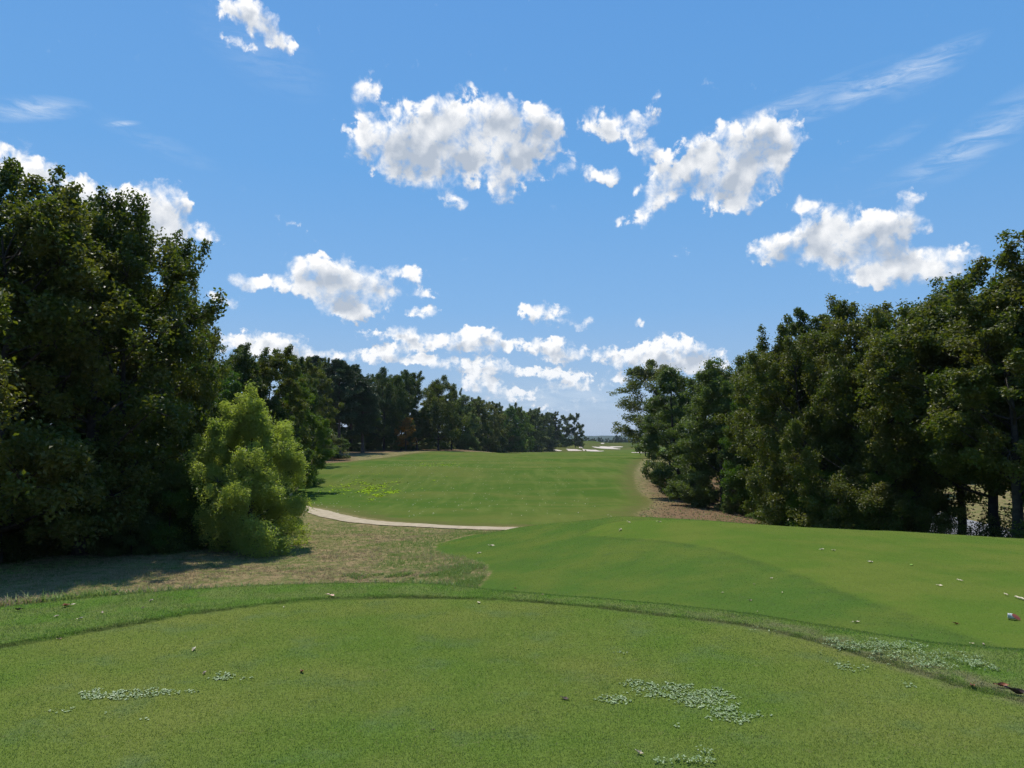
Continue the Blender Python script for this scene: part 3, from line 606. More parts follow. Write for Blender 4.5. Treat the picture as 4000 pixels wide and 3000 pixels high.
PROF = {
 'oak': lambda t: np.sin(PI * np.clip(.16 + .80 * t, 0, 1)) ** .55,
 'column': lambda t: np.clip(1.25 * np.sin(PI * np.clip(.14 + .84 * t, 0, 1) ** .82) ** .8, 0, 1),
 'egg': lambda t: np.sin(PI * np.clip(.10 + .88 * t, 0, 1) ** .62) ** .75,
 'tear': lambda t: np.clip(np.sin(PI * np.clip(.16 + .82 * t, 0, 1) ** .66) ** .9, 0, 1),
 'open': lambda t: np.sin(PI * np.clip(.2 + .75 * t, 0, 1)) ** .5,
}
def gen_tree(seed, kind, H, R, hb, nlobe, nclus, nleaf, ls, leaf, bark, trunk_r=None, lobe_r=.40, clus_r=.15, up=.55, droop=0.0, lean=0.0, aspect=.62, shoots=1.0):
    r = np.random.RandomState(seed); prof = PROF[kind]; wood = Wood(7)
    tr = trunk_r or .016 * H; ph = r.rand(6) * 6.28
    # trunk
    tz = np.linspace(-.4, H * .86, 10); bend = np.cumsum(r.normal(0, .012 * H, (10, 2)), 0) * np.linspace(0, 1, 10)[:, None]; bend[:, 0] += lean * np.linspace(0, 1, 10) ** 1.5
    tp = np.column_stack([bend, tz]); rads = tr * (1 - .9 * np.clip(tz / (H * .9), 0, 1)) + tr * .45 * np.exp(-np.clip(tz + .1, 0, 9) / (.03 * H)); wood.tube(tp, rads)
    def trunk_at(z): return np.array([np.interp(z, tz, tp[:, 0]), np.interp(z, tz, tp[:, 1]), z])
    # lobes
    lobes = []
    for i in range(nlobe):
        t = (i + .5 + r.uniform(-.3, .3)) / nlobe; t = t ** .9; th = i * 2.399 + r.uniform(-.5, .5)
        env = R * float(prof(np.array(t))) * (1 + .20 * math.sin(2 * th + ph[0] + 3 * t) + .14 * math.sin(3 * th + ph[1] - 5 * t))
        lr = R * lobe_r * (.75 + .5 * r.rand()) * (1 - .35 * t); rr = max(0, env - lr * .8) * (.6 + .45 * r.rand() ** .5)
        z = hb + (H - hb) * t - lr * .45; c = trunk_at(min(z, H * .86)) + np.array([math.cos(th) * rr, math.sin(th) * rr, 0]); c[2] = max(z, hb + lr * .3)
        lobes.append((c, lr))
        z0 = max(hb * .55 + .3, c[2] - rr * (.45 + .4 * r.rand()) - .3 * lr); z0 = min(z0, H * .8); p0 = trunk_at(z0)
        q = [p0 + (c - p0) * s_ + np.array([0, 0, (1 - s_) * s_ * rr * (-.15 if s_ else 0)]) + r.normal(0, .025 * rr + .01, 3) * (1 if 0 < s_ < 1 else 0) for s_ in (0, .3, .6, 1.0)]
        r0 = tr * .42 * (1 - .6 * t) ; wood.tube(q, [r0, r0 * .75, r0 * .5, r0 * .22])
    vol = np.array([l[1] ** 2 for l in lobes]); cnt = r.multinomial(nclus, vol / vol.sum())
    CC, CR = [], []
    for (c, lr), k in zip(lobes, cnt):
        d = r.normal(size=(k, 3)); d /= np.linalg.norm(d, axis=1)[:, None]; d[:, 2] = d[:, 2] * .85 + .08
        p = c + d * (lr * (.45 + .62 * r.rand(k) ** .6))[:, None]; p[:, 2] = np.clip(p[:, 2], hb * .8 + .1, None)
        CC.append(p); CR.append(R * clus_r * (.6 + .8 * r.rand(k)))
        for q in p[::3]: wood.tube([c, (c + q) / 2 + r.normal(0, .04 * lr, 3), q], [tr * .10, tr * .06, tr * .025])
    # upright leafy shoots that break the outline
    for c, lr in lobes:
        if shoots and c[2] > hb + .25 * (H - hb):
            for q in range(r.poisson(shoots)):
                a = r.rand() * 6.28; e = r.uniform(.35, 1.3); p = c + lr * .85 * np.array([math.cos(a) * math.cos(e), math.sin(a) * math.cos(e), math.sin(e)])
                dv = np.array([math.cos(a) * .35, math.sin(a) * .35, 1.0]) + r.normal(0, .15, 3); Ls = R * r.uniform(.10, .26); pts = [p + dv * Ls * k_ for k_ in (0, .35, .7, 1.0)]
                CC.append(np.array(pts)); CR.append(R * clus_r * np.array([1.0, .95, .85, .65])); wood.tube([c, p, pts[-1]], [tr * .08, tr * .05, tr * .015])
    CC = np.concatenate(CC); CR = np.concatenate(CR)
    wgt = CR ** 2 * (.5 + r.rand(len(CR))); cnt = r.multinomial(nleaf, wgt / wgt.sum()); idx = np.repeat(np.arange(len(CC)), cnt); n = len(idx)
    d = r.normal(size=(n, 3)); d /= np.linalg.norm(d, axis=1)[:, None]; rr = r.rand(n) ** .45; far_ = r.rand(n) < .10; rr = np.where(far_, rr * 1.55, rr)
    off = d * (rr * CR[idx])[:, None]; off[:, 2] *= .72
    if droop: off[:, 2] -= droop * r.rand(n) ** 2 * CR[idx] * 2
    C = CC[idx] + off; C[:, 2] = np.clip(C[:, 2], .05, None)
    NRM = r.normal(size=(n, 3)) * .8 + np.array([0, 0, up]) + d * .45
    S = ls * (.6 + .8 * r.rand(n)); V = leaf_quads(C, S, NRM, r, aspect)
    cm = mesh_np('crown', V, np.arange(4 * n).reshape(-1, 4), leaf)
    zmax = float(V[:, 2].max())
    return cm, wood.mesh('trunk', bark), zmax, R

def gen_pine(seed, H, hb, R, nleaf):
    r = np.random.RandomState(seed); wood = Wood(8); tr = .019 * H
    tz = np.linspace(-.4, H * .97, 12); b = np.cumsum(r.normal(0, .006 * H, (12, 2)), 0) * np.linspace(0, 1, 12)[:, None]; tp = np.column_stack([b, tz])
    wood.tube(tp, tr * (1 - .88 * np.clip(tz / H, 0, 1)) + tr * .3 * np.exp(-np.clip(tz, 0, 9) / .5)); CC, CR = [], []
    nb = 44
    for i in range(nb):
        t = (i + r.rand()) / nb; z = hb + (H * .96 - hb) * t; th = i * 2.4 + r.uniform(-.4, .4)
        L = R * (math.sin(PI * min(1, .22 + .72 * t)) ** .8) * (.55 + .6 * r.rand()); p0 = np.array([np.interp(z, tz, tp[:, 0]), np.interp(z, tz, tp[:, 1]), z])
        rise = L * (.05 + .5 * t); e = p0 + np.array([math.cos(th) * L, math.sin(th) * L, rise]); mid = (p0 + e) / 2 + np.array([0, 0, -.08 * L])
        wood.tube([p0, mid, e], [tr * .26 * (1 - .6 * t), tr * .16 * (1 - .6 * t), tr * .05])
        for s_ in np.linspace(.38, 1.0, 6):
            for q in range(3):
                c = p0 + (e - p0) * s_ + r.normal(0, .14 * L + .12, 3) * np.array([1, 1, .45]); CC.append(c); CR.append(.42 + .42 * r.rand())
    CC = np.array(CC); CR = np.array(CR) * H / 20; cnt = r.multinomial(nleaf, CR ** 2 / (CR ** 2).sum()); idx = np.repeat(np.arange(len(CC)), cnt); n = len(idx)
    d = r.normal(size=(n, 3)); d /= np.linalg.norm(d, axis=1)[:, None]; C = CC[idx] + d * (r.rand(n) ** .5 * CR[idx])[:, None] * np.array([1, 1, .6])
    V = leaf_quads(C, (.34 + .2 * r.rand(n)) * H / 20, r.normal(size=(n, 3)) + np.array([0, 0, .2]), r, .30)
    return mesh_np('crown', V, np.arange(4 * n).reshape(-1, 4), L_PINE), wood.mesh('trunk', M_PBARK), float(V[:, 2].max()), R

TR = {}
TR['oakA'] = gen_tree(1, 'oak', 14, 4.6, 2.6, 30, 320, 72000, .17, L_OAK, M_BARK, lobe_r=.34, clus_r=.10, shoots=.5)
TR['oakB'] = gen_tree(2, 'oak', 14, 4.6, 2.0, 30, 310, 70000, .17, L_OAK, M_BARK, lobe_r=.36, clus_r=.10, shoots=.5)
TR['oakC'] = gen_tree(3, 'open', 14, 5.2, 3.4, 19, 170, 38000, .22, L_OAK, M_BARK, lobe_r=.36, clus_r=.16)
TR['gumA'] = gen_tree(4, 'oak', 14, 4.1, 1.6, 34, 340, 66000, .145, L_GUM, M_BARK, droop=.5, clus_r=.11, lobe_r=.32)
TR['gumB'] = gen_tree(5, 'oak', 14, 4.8, 1.6, 38, 400, 78000, .145, L_GUM, M_BARK, droop=.5, clus_r=.090, lobe_r=.30)
TR['gumH'] = gen_tree(25, 'oak', 14, 4.4, 4.8, 32, 320, 62000, .145, L_GUM, M_BARK, droop=.5, clus_r=.090, lobe_r=.30)
TR['gumC'] = gen_tree(6, 'oak', 14, 4.0, 3.2, 30, 220, 34000, .15, L_GUM, M_BARK, droop=.6, clus_r=.10, lobe_r=.30)
TR['mapA'] = gen_tree(7, 'oak', 12, 3.9, .8, 24, 260, 56000, .16, L_GREEN, M_BARK, shoots=.5, clus_r=.12, lobe_r=.34)
TR['elmA'] = gen_tree(8, 'column', 12, 2.7, .6, 24, 230, 46000, .16, L_GREY, M_BARK, clus_r=.18)
TR['elmB'] = gen_tree(9, 'egg', 12, 3.0, .5, 22, 210, 44000, .16, L_GREY, M_BARK, clus_r=.17)
TR['pineA'] = gen_pine(10, 20, 7.0, 4.6, 40000)
TR['pineB'] = gen_pine(11, 20, 5.0, 4.2, 40000)
TR['willow'] = gen_tree(12, 'egg', 7, 2.8, .25, 30, 300, 80000, .12, L_WILLOW, M_BARK, shoots=3.5, droop=.7, clus_r=.115, lobe_r=.30, aspect=.3, up=.2)
TR['bushG'] = gen_tree(13, 'egg', 4, 1.9, .1, 14, 120, 34000, .10, L_GREEN, M_BARK, trunk_r=.05, clus_r=.2)
TR['bushP'] = gen_tree(14, 'egg', 4, 1.7, .1, 14, 120, 34000, .10, L_GREY, M_BARK, trunk_r=.05, clus_r=.2)
TR['bushO'] = gen_tree(15, 'oak', 4, 2.0, .1, 14, 110, 34000, .10, L_GUM, M_BARK, trunk_r=.05, clus_r=.2)
TR['bushT'] = gen_tree(26, 'oak', 4, 2.4, .4, 12, 70, 4200, .13, L_GUM, M_BARK, trunk_r=.05, clus_r=.2)
TR['orange'] = gen_tree(16, 'oak', 6, 2.4, 1.2, 9, 40, 4500, .2, L_ORANGE, M_BARK, clus_r=.2)
TR['rust'] = gen_tree(17, 'egg', 10, 2.8, 1.2, 12, 90, 9000, .2, L_RUST, M_BARK)
TR['thin'] = gen_tree(18, 'open', 14, 4.0, 2.6, 18, 130, 24000, .25, L_OAK, M_BARK, lobe_r=.33, clus_r=.16)
TR['far'] = gen_tree(19, 'oak', 12, 5.5, 1.0, 12, 70, 5000, .55, L_FAR, M_BARK, clus_r=.2)
NAMES = {'oak': 'oak_tree', 'gum': 'sweetgum_tree', 'map': 'maple_tree', 'elm': 'elm_tree', 'pin': 'pine_tree', 'wil': 'willow_tree', 'bus': 'shrub', 'ora': 'small_tree', 'rus': 'small_tree', 'thi': 'slender_tree', 'far': 'distant_tree'}
TRND = np.random.RandomState(77)
def tree(kind, Xd, D, topd, label, group=None, wide=1.0, rz=None, base=None, cat=None):
    """Xd: trunk column in the 2212 px view, D: metres ahead, topd: row of its top in that view"""
    cm, wm, zmax, R = TR[kind]
    x = (Xd * K - 2000) / F * D * (math.cos(PITCH) + .02); z0 = gz(x, D) if base is None else base
    d = ray(Xd * K, topd * K); ztop = CAM[2] + d[2] / d[1] * D
    s = (ztop - z0) / zmax
    o = empty(NAMES[kind[:3]], (x, D, z0 - .05), TRND.rand() * 6.28 if rz is None else rz)
    o.scale = (s * wide, s * wide, s)
    link('crown', cm, o); link('trunk', wm, o)
    c_ = cat or ('shrub' if kind.startswith('bush') else 'tree')
    return tag(o, label, c_, group)
GL, GM, GR, GX = 'tall trees at the left edge', 'trees of the wood left of the fairway', 'tall trees on the right', 'trees at the right edge of the fairway'
# left foreground
tree('gumB', 20, 24.5, 332, 'tall dark sweetgum cut by the left edge of the photo', GL, 1.15)
tree('gumA', 110, 29, 378, 'tall leafy tree second from the left edge, its top against the cloud', GL, 1.1)
tree('gumC', 205, 26.8, 425, 'tall tree with a thick dark trunk at the edge of the brown rough', GL, 1.25, 1.2)
tree('gumC', 290, 29.5, 428, 'tree with the open twiggy crown where sky shows through, rightmost tall top on the left', GL, .95, 3.9)
tree('gumA', 378, 33.5, 545, 'narrower tree forming the right shoulder of the tall left hand group', GL, .82, 5.0)
tree('gumB', -90, 27, 320, 'tall tree beyond the left edge of the photo', GL, 1.1)
tree('gumB', 60, 35, 520, 'dark tree behind the leftmost sweetgum', GL, 1.2)
tree('oakB', 190, 37, 640, 'dark tree behind the thick trunked one', GL, 1.1)
tree('gumB', 300, 38, 740, 'dark tree filling behind the open twiggy crown', GL, 1.1)
tree('oakA', 390, 42, 810, 'dark oak behind the right shoulder of the left hand group', GL, 1.0)
for i, (k, X, D, t, lb, wd) in enumerate([
    ('bushO', 20, 25.5, 1010, 'dark shrub under the sweetgum at the left edge', 1.2), ('bushO', 95, 27.5, 985, 'dark shrub between the two leftmost trunks', 1.2),
    ('bushG', 160, 28.5, 1000, 'dark green shrub left of the thick trunk', 1.2), ('bushP', 265, 28, 1010, 'shrub right of the thick dark trunk', 1.2),
    ('bushO', 330, 29.5, 960, 'dark shrub below the open crowned tree', 1.3), ('bushP', 385, 27.6, 985, 'pale leaved shrub beside the willow, in half light', 1.0),
    ('bushG', 438, 28.2, 1010, 'yellow green shrub in front of the willow on its left', 1.05), ('bushP', 310, 26.8, 1085, 'low pale shrub at the foot of the tall trees', 1.2),
    ('bushO', 225, 31, 930, 'shrub filling the shade behind the thick trunk', 1.4), ('bushO', 120, 31, 920, 'shrub deep in the shade at the left', 1.5)]):
    tree(k, X, D, t, lb, 'shrubs under the left hand trees', wd)
tree('willow', 560, 28.6, 818, 'bright yellow green bushy willow standing alone at the edge of the rough', None, 1.30, 2.0)
tree('willow', 482, 28.9, 912, 'lower willow top left of the bright one', None, 1.2, .6)
tree('bushG', 622, 33.5, 1020, 'green shrub at the foot of the willow where the path comes out', None, .75)
tree('bushO', 560, 30.2, 1060, 'dark shrub at the shaded foot of the willow', None, 1.3)
# middle left wood
for a in [
    ('mapA', 470, 55, 752, 'green tree just right of the tall left hand group', 1.1), ('oakA', 530, 62, 735, 'tall oak whose top is highest in the middle left wood', 1.0),
    ('oakB', 590, 66, 742, 'dense oak above the willow on its right', 1.0), ('mapA', 645, 70, 800, 'green maple overhanging the shaded corner of the fairway', .88),
    ('mapA', 610, 60, 900, 'low green maple filling in below the dense oak', 1.1), ('oakA', 632, 84, 770, 'dark oak behind the green maple', .8),
    ('oakB', 672, 100, 764, 'dark oak between the green maple and the pines', .8), ('oakA', 700, 150, 772, 'dark oak just left of the lone pine', .6),
    ('pineB', 684, 158, 765, 'dark pine behind the green maple', .9), ('mapA', 700, 168, 775, 'light green tree top left of the lone pine', .7), ('bushG', 668, 76, 965, 'shrub at the shaded corner of the fairway', 1.1),
    ('pineB', 790, 150, 815, 'second pine right of the lone pine, further back', 1.25), ('pineA', 765, 165, 790, 'pine crown close behind the lone pine', 1.2),
    ('mapA', 722, 170, 890, 'low green tree behind the trunk of the lone pine', 1.3), ('oakC', 835, 172, 792, 'oak with an olive crown right of the pines', 1.0),
    ('oakB', 812, 178, 800, 'oak between the pines and the olive crown', .9), ('oakC', 872, 180, 797, 'thin topped oak left of the big dark oak', .75),
    ('oakA', 905, 184, 797, 'big dark oak with sky holes in its crown', .95), ('oakC', 950, 188, 808, 'big dark oak on the right end of the high stretch', .95),
    ('oakA', 978, 200, 835, 'oak stepping down at the end of the high stretch', .7), ('elmA', 1003, 225, 850, 'grey green tree just after the big dark oaks', 1.3),
    ('oakB', 1030, 240, 853, 'oak in the middle of the receding tree line', 1.0), ('gumA', 1055, 255, 858, 'olive tree in the receding tree line, fourth from the big oaks', 1.2),
    ('oakA', 1078, 270, 866, 'oak in the receding tree line with a rounded top', .9), ('mapA', 1100, 290, 870, 'green tree before the bright topped maple of the receding line', 1.0),
    ('oakC', 1112, 300, 868, 'dark crown sticking up from the receding tree line', .7), ('mapA', 1128, 320, 876, 'bright topped maple in the receding tree line', 1.0),
    ('oakB', 1148, 400, 878, 'dark tree after the bright topped maple', 1.1), ('gumB', 1168, 440, 883, 'brownish tree near the far end of the tree line', 1.2),
    ('oakA', 1185, 478, 888, 'dark tree third from the far end of the tree line', 1.0), ('rust', 1199, 482, 905, 'rusty red tree at the far end of the tree line', 1.2),
    ('thin', 1219, 486, 895, 'slender tree with bare lower trunk, first after the gap', .8), ('thin', 1240, 490, 891, 'slender tree, tallest at the far tip of the tree line', .75),
    ('thin', 1252, 495, 915, 'small slender tree leaning out at the far tip', .8)]:
    k, X, D, t, lb, wd = a; tree(k, X, D, t, lb, GM, wd)
tree('pineA', 740, 146, 773, 'lone tall pine with a bare trunk standing in pine straw at the fairway edge', None, 1.0, 1.0)
tree('orange', 882, 170, 900, 'small orange leaved tree in front of the dark wood', None, 1.3)
for i, (X, D, t, k) in enumerate([(745, 175, 840, 'oakB'), (800, 190, 830, 'oakA'), (850, 196, 830, 'oakB'), (930, 205, 835, 'oakA'), (690, 175, 830, 'oakA'), (990, 235, 860, 'oakB'), (1045, 275, 870, 'oakA'), (1090, 310, 880, 'oakB'), (1135, 350, 886, 'oakA'), (1165, 480, 893, 'oakB'), (560, 85, 765, 'oakB'), (490, 75, 765, 'oakA'), (440, 60, 775, 'oakB')]):
    tree(k, X, D, t, 'dark oak in the second row, ' + ['nearest the lone pine on its right', 'behind the gap right of the lone pine', 'behind the olive oak', 'behind the big dark oaks', 'left of the lone pine', 'after the big dark oaks', 'behind the middle of the receding line', 'behind the bright topped maple', 'past the bright topped maple', 'near the far tip', 'above the willow', 'left of the willow top', 'beside the tall left hand group'][i], 'second row of the left wood', 1.3)
for i, X in enumerate([700, 730, 765, 800, 830, 860, 895, 925, 955, 985, 1015, 1050, 1085, 1115, 1145, 1175, 1200]):
    D = np.interp(X, [700, 740, 900, 1000, 1100, 1200], [125, 158, 190, 230, 300, 482])
    tree(['bushO', 'bushG', 'bushO'][i % 3], X, D, 925 + (i * 7) % 12, 'dark undergrowth shrub along the left wood, ' + ['just left of the lone pine', 'behind the pine trunk', 'first right of the pine', 'under the pine crowns', 'left of the orange tree', 'behind the orange tree', 'right of the orange tree', 'under the big dark oak', 'right of the big dark oak', 'where the high stretch ends', 'after the high stretch', 'below the grey green tree', 'below the rounded top', 'below the bright topped maple', 'before the brownish tree', 'below the brownish tree', 'by the rusty tree'][i], 'undergrowth of the left wood', 1.8)

# right side
tree('oakC', 1408, 147, 772, 'spreading oak leaning over the far fairway with open lower branches', None, 1.25, 2.2)
tree('rust', 1388, 170, 905, 'reddish small tree behind the spreading oak', None, 1.0)
for a in [
    ('elmA', 1462, 66, 785, 'slim pale green tree just right of the spreading oak', 1.15), ('elmA', 1505, 57, 800, 'tree with a dark trunk standing in the dry rough on the right', 1.15),
    ('elmB', 1548, 54, 768, 'grey green tree second from the dry rough trunk', 1.0), ('elmB', 1440, 78, 850, 'lower tree tucked against the spreading oak', 1.0),
    ('oakC', 1590, 62, 762, 'olive crown above the grey green trees', .9), ('mapA', 1625, 50, 775, 'bright green tree between the grey green ones and the dark oaks', .9),
    ('elmB', 1480, 62, 1000, 'low spreading tree skirting the dry rough', 1.4), ('mapA', 1660, 43, 1010, 'low yellow green tree at the edge of the lower tee', 1.25)]:
    k, X, D, t, lb, wd = a; tree(k, X, D, t, lb, GX, wd)
for a in [
    ('oakB', 1700, 43, 705, 'dark oak stepping up from the green tree', .85), ('gumB', 1735, 38, 690, 'brown green oak in front of the stepping up crown', .95),
    ('oakA', 1800, 40, 655, 'dark oak whose top stands left of the highest notch', .8), ('gumA', 1855, 37, 615, 'tall dark tree with twin knobbly tops', 1.0),
    ('gumB', 1870, 33.5, 715, 'brownish tree in front of the twin topped one', .9), ('oakC', 1935, 35, 700, 'forked tree with two dark trunks at the crest of the lower tee', .75),
    ('gumH', 1975, 38, 610, 'tall tree standing up right of the notch', .85), ('gumH', 2045, 34, 650, 'dense tree between the notch and the right edge', 1.0),
    ('gumH', 2125, 31.5, 572, 'tall tree next to the last one on the right', 1.05), ('gumH', 2166, 27.5, 590, 'tree with the bare straight trunk near the right edge', 1.1),
    ('gumH', 2225, 30, 508, 'tallest tree cut by the right edge of the photo', 1.0), ('oakB', 2330, 28, 480, 'tall tree beyond the right edge of the photo', 1.0),
    ('gumH', 2207, 29.0, 640, 'tree with a thinner trunk at the very right edge', .9), ('oakA', 1770, 50, 720, 'dark oak behind the knobbly topped tree', 1.0),
    ('oakB', 1660, 56, 730, 'dark oak peeping above the bright green tree', .8), ('oakA', 1900, 47, 715, 'dark oak filling below the notch', .9)]:
    k, X, D, t, lb, wd = a; tree(k, X, D, t, lb, GR, wd * 1.14)
for a in [('bushO', 1700, 37, 1000, 'dark shrub under the first dark oak of the right group', 1.4), ('bushG', 1755, 35, 1010, 'green shrub under the brown green oak', 1.3), ('bushO', 1810, 33.5, 1000, 'dark shrub below the twin topped tree', 1.4),
          ('bushG', 1865, 33, 1015, 'shrub left of the forked trunks', 1.2), ('bushT', 2010, 31, 1100, 'thin twiggy shrub on the slope between the two trunks', 1.3), ('bushT', 2080, 30, 1090, 'thin twiggy shrub in front of the road, left of the straight trunk', 1.3), ('bushT', 2120, 33, 1060, 'loose shrub behind the one left of the straight trunk', 1.5), ('bushT', 2195, 30, 1095, 'thin twiggy shrub at the right edge in front of the road', 1.3), ('bushO', 1985, 34, 1075, 'dense low shrub beside the forked trunks on their right', 1.0), ('bushG', 1650, 46, 1060, 'shrub where the right group meets the dry rough', 1.2), ('bushO', 1590, 52, 1040, 'dark shrub in the shade of the grey green trees', 1.3),
          ('bushP', 1560, 50, 1070, 'low pale shrub at the foot of the grey green trees', 1.0)]:
    k, X, D, t, lb, wd = a; tree(k, X, D, t, lb, 'shrubs under the right hand trees', wd)
for i, (X, D, t) in enumerate([(1640, 80, 820), (1720, 82, 830), (1800, 88, 840), (1880, 84, 850), (1960, 92, 850), (2040, 90, 860), (2120, 95, 850), (2200, 90, 840), (2290, 95, 840), (1600, 95, 830)]):
    tree(['oakA', 'oakB', 'gumB'][i % 3], X, D, t, 'dark tree across the road, ' + ['behind the bright green tree', 'behind the first dark oak', 'behind the twin topped tree', 'behind the shrubs left of the fork', 'behind the forked trunks', 'behind the tree right of the notch', 'left of the straight bare trunk', 'right of the straight bare trunk', 'beyond the right edge', 'behind the grey green trees'][i], 'trees beyond the road', 1.4)
# far trees beyond the green
for i in range(26):
    X = 1255 + i * 6.6 + TRND.uniform(-2, 2); D = 900 + TRND.uniform(-40, 130); t = 947 + TRND.uniform(-3.5, 4) - (7 if i in (11, 12) else 0)
    tree('far', X, D, t, 'small hazy tree beyond the far green', 'distant trees beyond the green', TRND.uniform(.6, 1.1))

# wooded ridge on the horizon
rr = np.random.RandomState(3); n = 900; rx = np.linspace(-500, 3200, n)
ridge = 15 + 5 * vnoise(rx, 0 * rx, 260, 1) + 3 * vnoise(rx, 0 * rx, 60, 2) + 2.4 * vnoise(rx, 0 * rx, 14, 3)
rows = 12; V = []
for k in range(rows):
    t = k / (rows - 1); yy = 3400 + 900 * t + 20 * vnoise(rx, 0 * rx, 40, 30 + k)
    zz = -24 + (ridge + 24) * math.sin(t * PI / 2 * 1.0) ** .7 + (2.5 * vnoise(rx, 0 * rx, 18, 40 + k) if 0 < k < rows - 1 else 0)
    V.append(np.stack([rx, yy, zz], 1))
V = np.concatenate(V); Fc = np.array([(k * n + i, k * n + i + 1, (k + 1) * n + i + 1, (k + 1) * n + i) for k in range(rows - 1) for i in range(n - 1)])
M_RIDGE = simple('ridge_wood', (.035, .055, .022), .9, .1, (.022, .038, .016), .05)
tag(link('hills', mesh_np('hills', V, Fc, M_RIDGE, False)), kind='structure')

# ------------------------------------------------------------------ small things
import bmesh
def bm_obj(name, bm, mat, parent=None, smooth=False):
    me = bpy.data.meshes.new(name); bm.to_mesh(me); bm.free(); me.materials.append(mat)
    if smooth: me.polygons.foreach_set('use_smooth', [True] * len(me.polygons))
    return link(name, me, parent)
def add_box(bm, c, s, bev=0.0, rot=None):
    r = bmesh.ops.create_cube(bm, size=1.0); vs = r['verts']
    bmesh.ops.scale(bm, vec=s, verts=vs)
    if bev: bmesh.ops.bevel(bm, geom=list({e for v in vs for e in v.link_edges}), offset=bev, segments=2, affect='EDGES')
    vs = [v for v in bm.verts if not v.tag]
    if rot is not None: bmesh.ops.rotate(bm, cent=(0, 0, 0), matrix=rot, verts=vs)
    bmesh.ops.translate(bm, vec=c, verts=vs)
    for v in bm.verts: v.tag = True
def add_cyl(bm, p0, p1, r0, r1=None, seg=16):
    p0, p1 = Vector(p0), Vector(p1); d = p1 - p0
    r = bmesh.ops.create_cone(bm, cap_ends=True, segments=seg, radius1=r0, radius2=r1 if r1 is not None else r0, depth=d.length)
    vs = r['verts']; bmesh.ops.rotate(bm, cent=(0, 0, 0), matrix=d.to_track_quat('Z', 'Y').to_matrix(), verts=vs); bmesh.ops.translate(bm, vec=(p0 + p1) / 2, verts=vs)
    for v in vs: v.tag = True

# fallen leaves
LM = {'rust': simple('rust_leaf_litter', (.30, .085, .025), .5, .4, (.20, .06, .02), 60), 'cream': simple('cream_leaf_litter', (.72, .62, .42), .6, .3, (.55, .44, .28), 60),
      'tan': simple('tan_leaf_litter', (.45, .34, .24), .6, .3, (.33, .24, .16), 60), 'dark': simple('dark_leaf_litter', (.070, .035, .025), .6, .3, (.045, .025, .018), 60),
      'pink': simple('pinkish_leaf_litter', (.62, .33, .22), .6, .3, (.70, .48, .34), 60), 'lime': simple('lime_leaf_litter', (.30, .48, .06), .5, .3, (.24, .38, .05), 60)}
def leaf_mesh(seed, L, curl, lobes, mat, slim=.5):
    r = np.random.RandomState(seed); nu, nv = 15, 7; V = []
    for i in range(nu):
        u = i / (nu - 1)
        wv = slim * math.sin(PI * min(1, u ** .85)) * (1 - lobes * .45 * (.5 + .5 * math.cos(u * 2 * PI * 3.5))) + .012
        for j in range(nv):
            v = j / (nv - 1) * 2 - 1; x = (u - .5) * L; y = v * wv * L * .5
            ca = curl * v; z = abs(v) ** 1.6 * wv * L * .5 * abs(curl) * .9 + curl * .35 * L * (u - .5) ** 2 * 2 + r.normal(0, .006 * L) + .04 * L * math.sin(u * 9 + v * 2)
            V.append((x, y * (1 - .35 * abs(curl) * abs(v)), z))
    Fc = [(i * nv + j, i * nv + j + 1, (i + 1) * nv + j + 1, (i + 1) * nv + j) for i in range(nu - 1) for j in range(nv - 1)]
    n = len(V)
    st = [(-L * .5 - L * .22, 0, .03 * L), (-L * .5 - L * .22, .012 * L, .03 * L + .01 * L), (-L * .47, .012 * L, .01 * L), (-L * .47, -.012 * L, .0)]
    V += st; Fc.append((n, n + 1, n + 2, n + 3))
    me = mesh_np('fallen_leaf', np.array(V), np.array(Fc), mat, True); return me
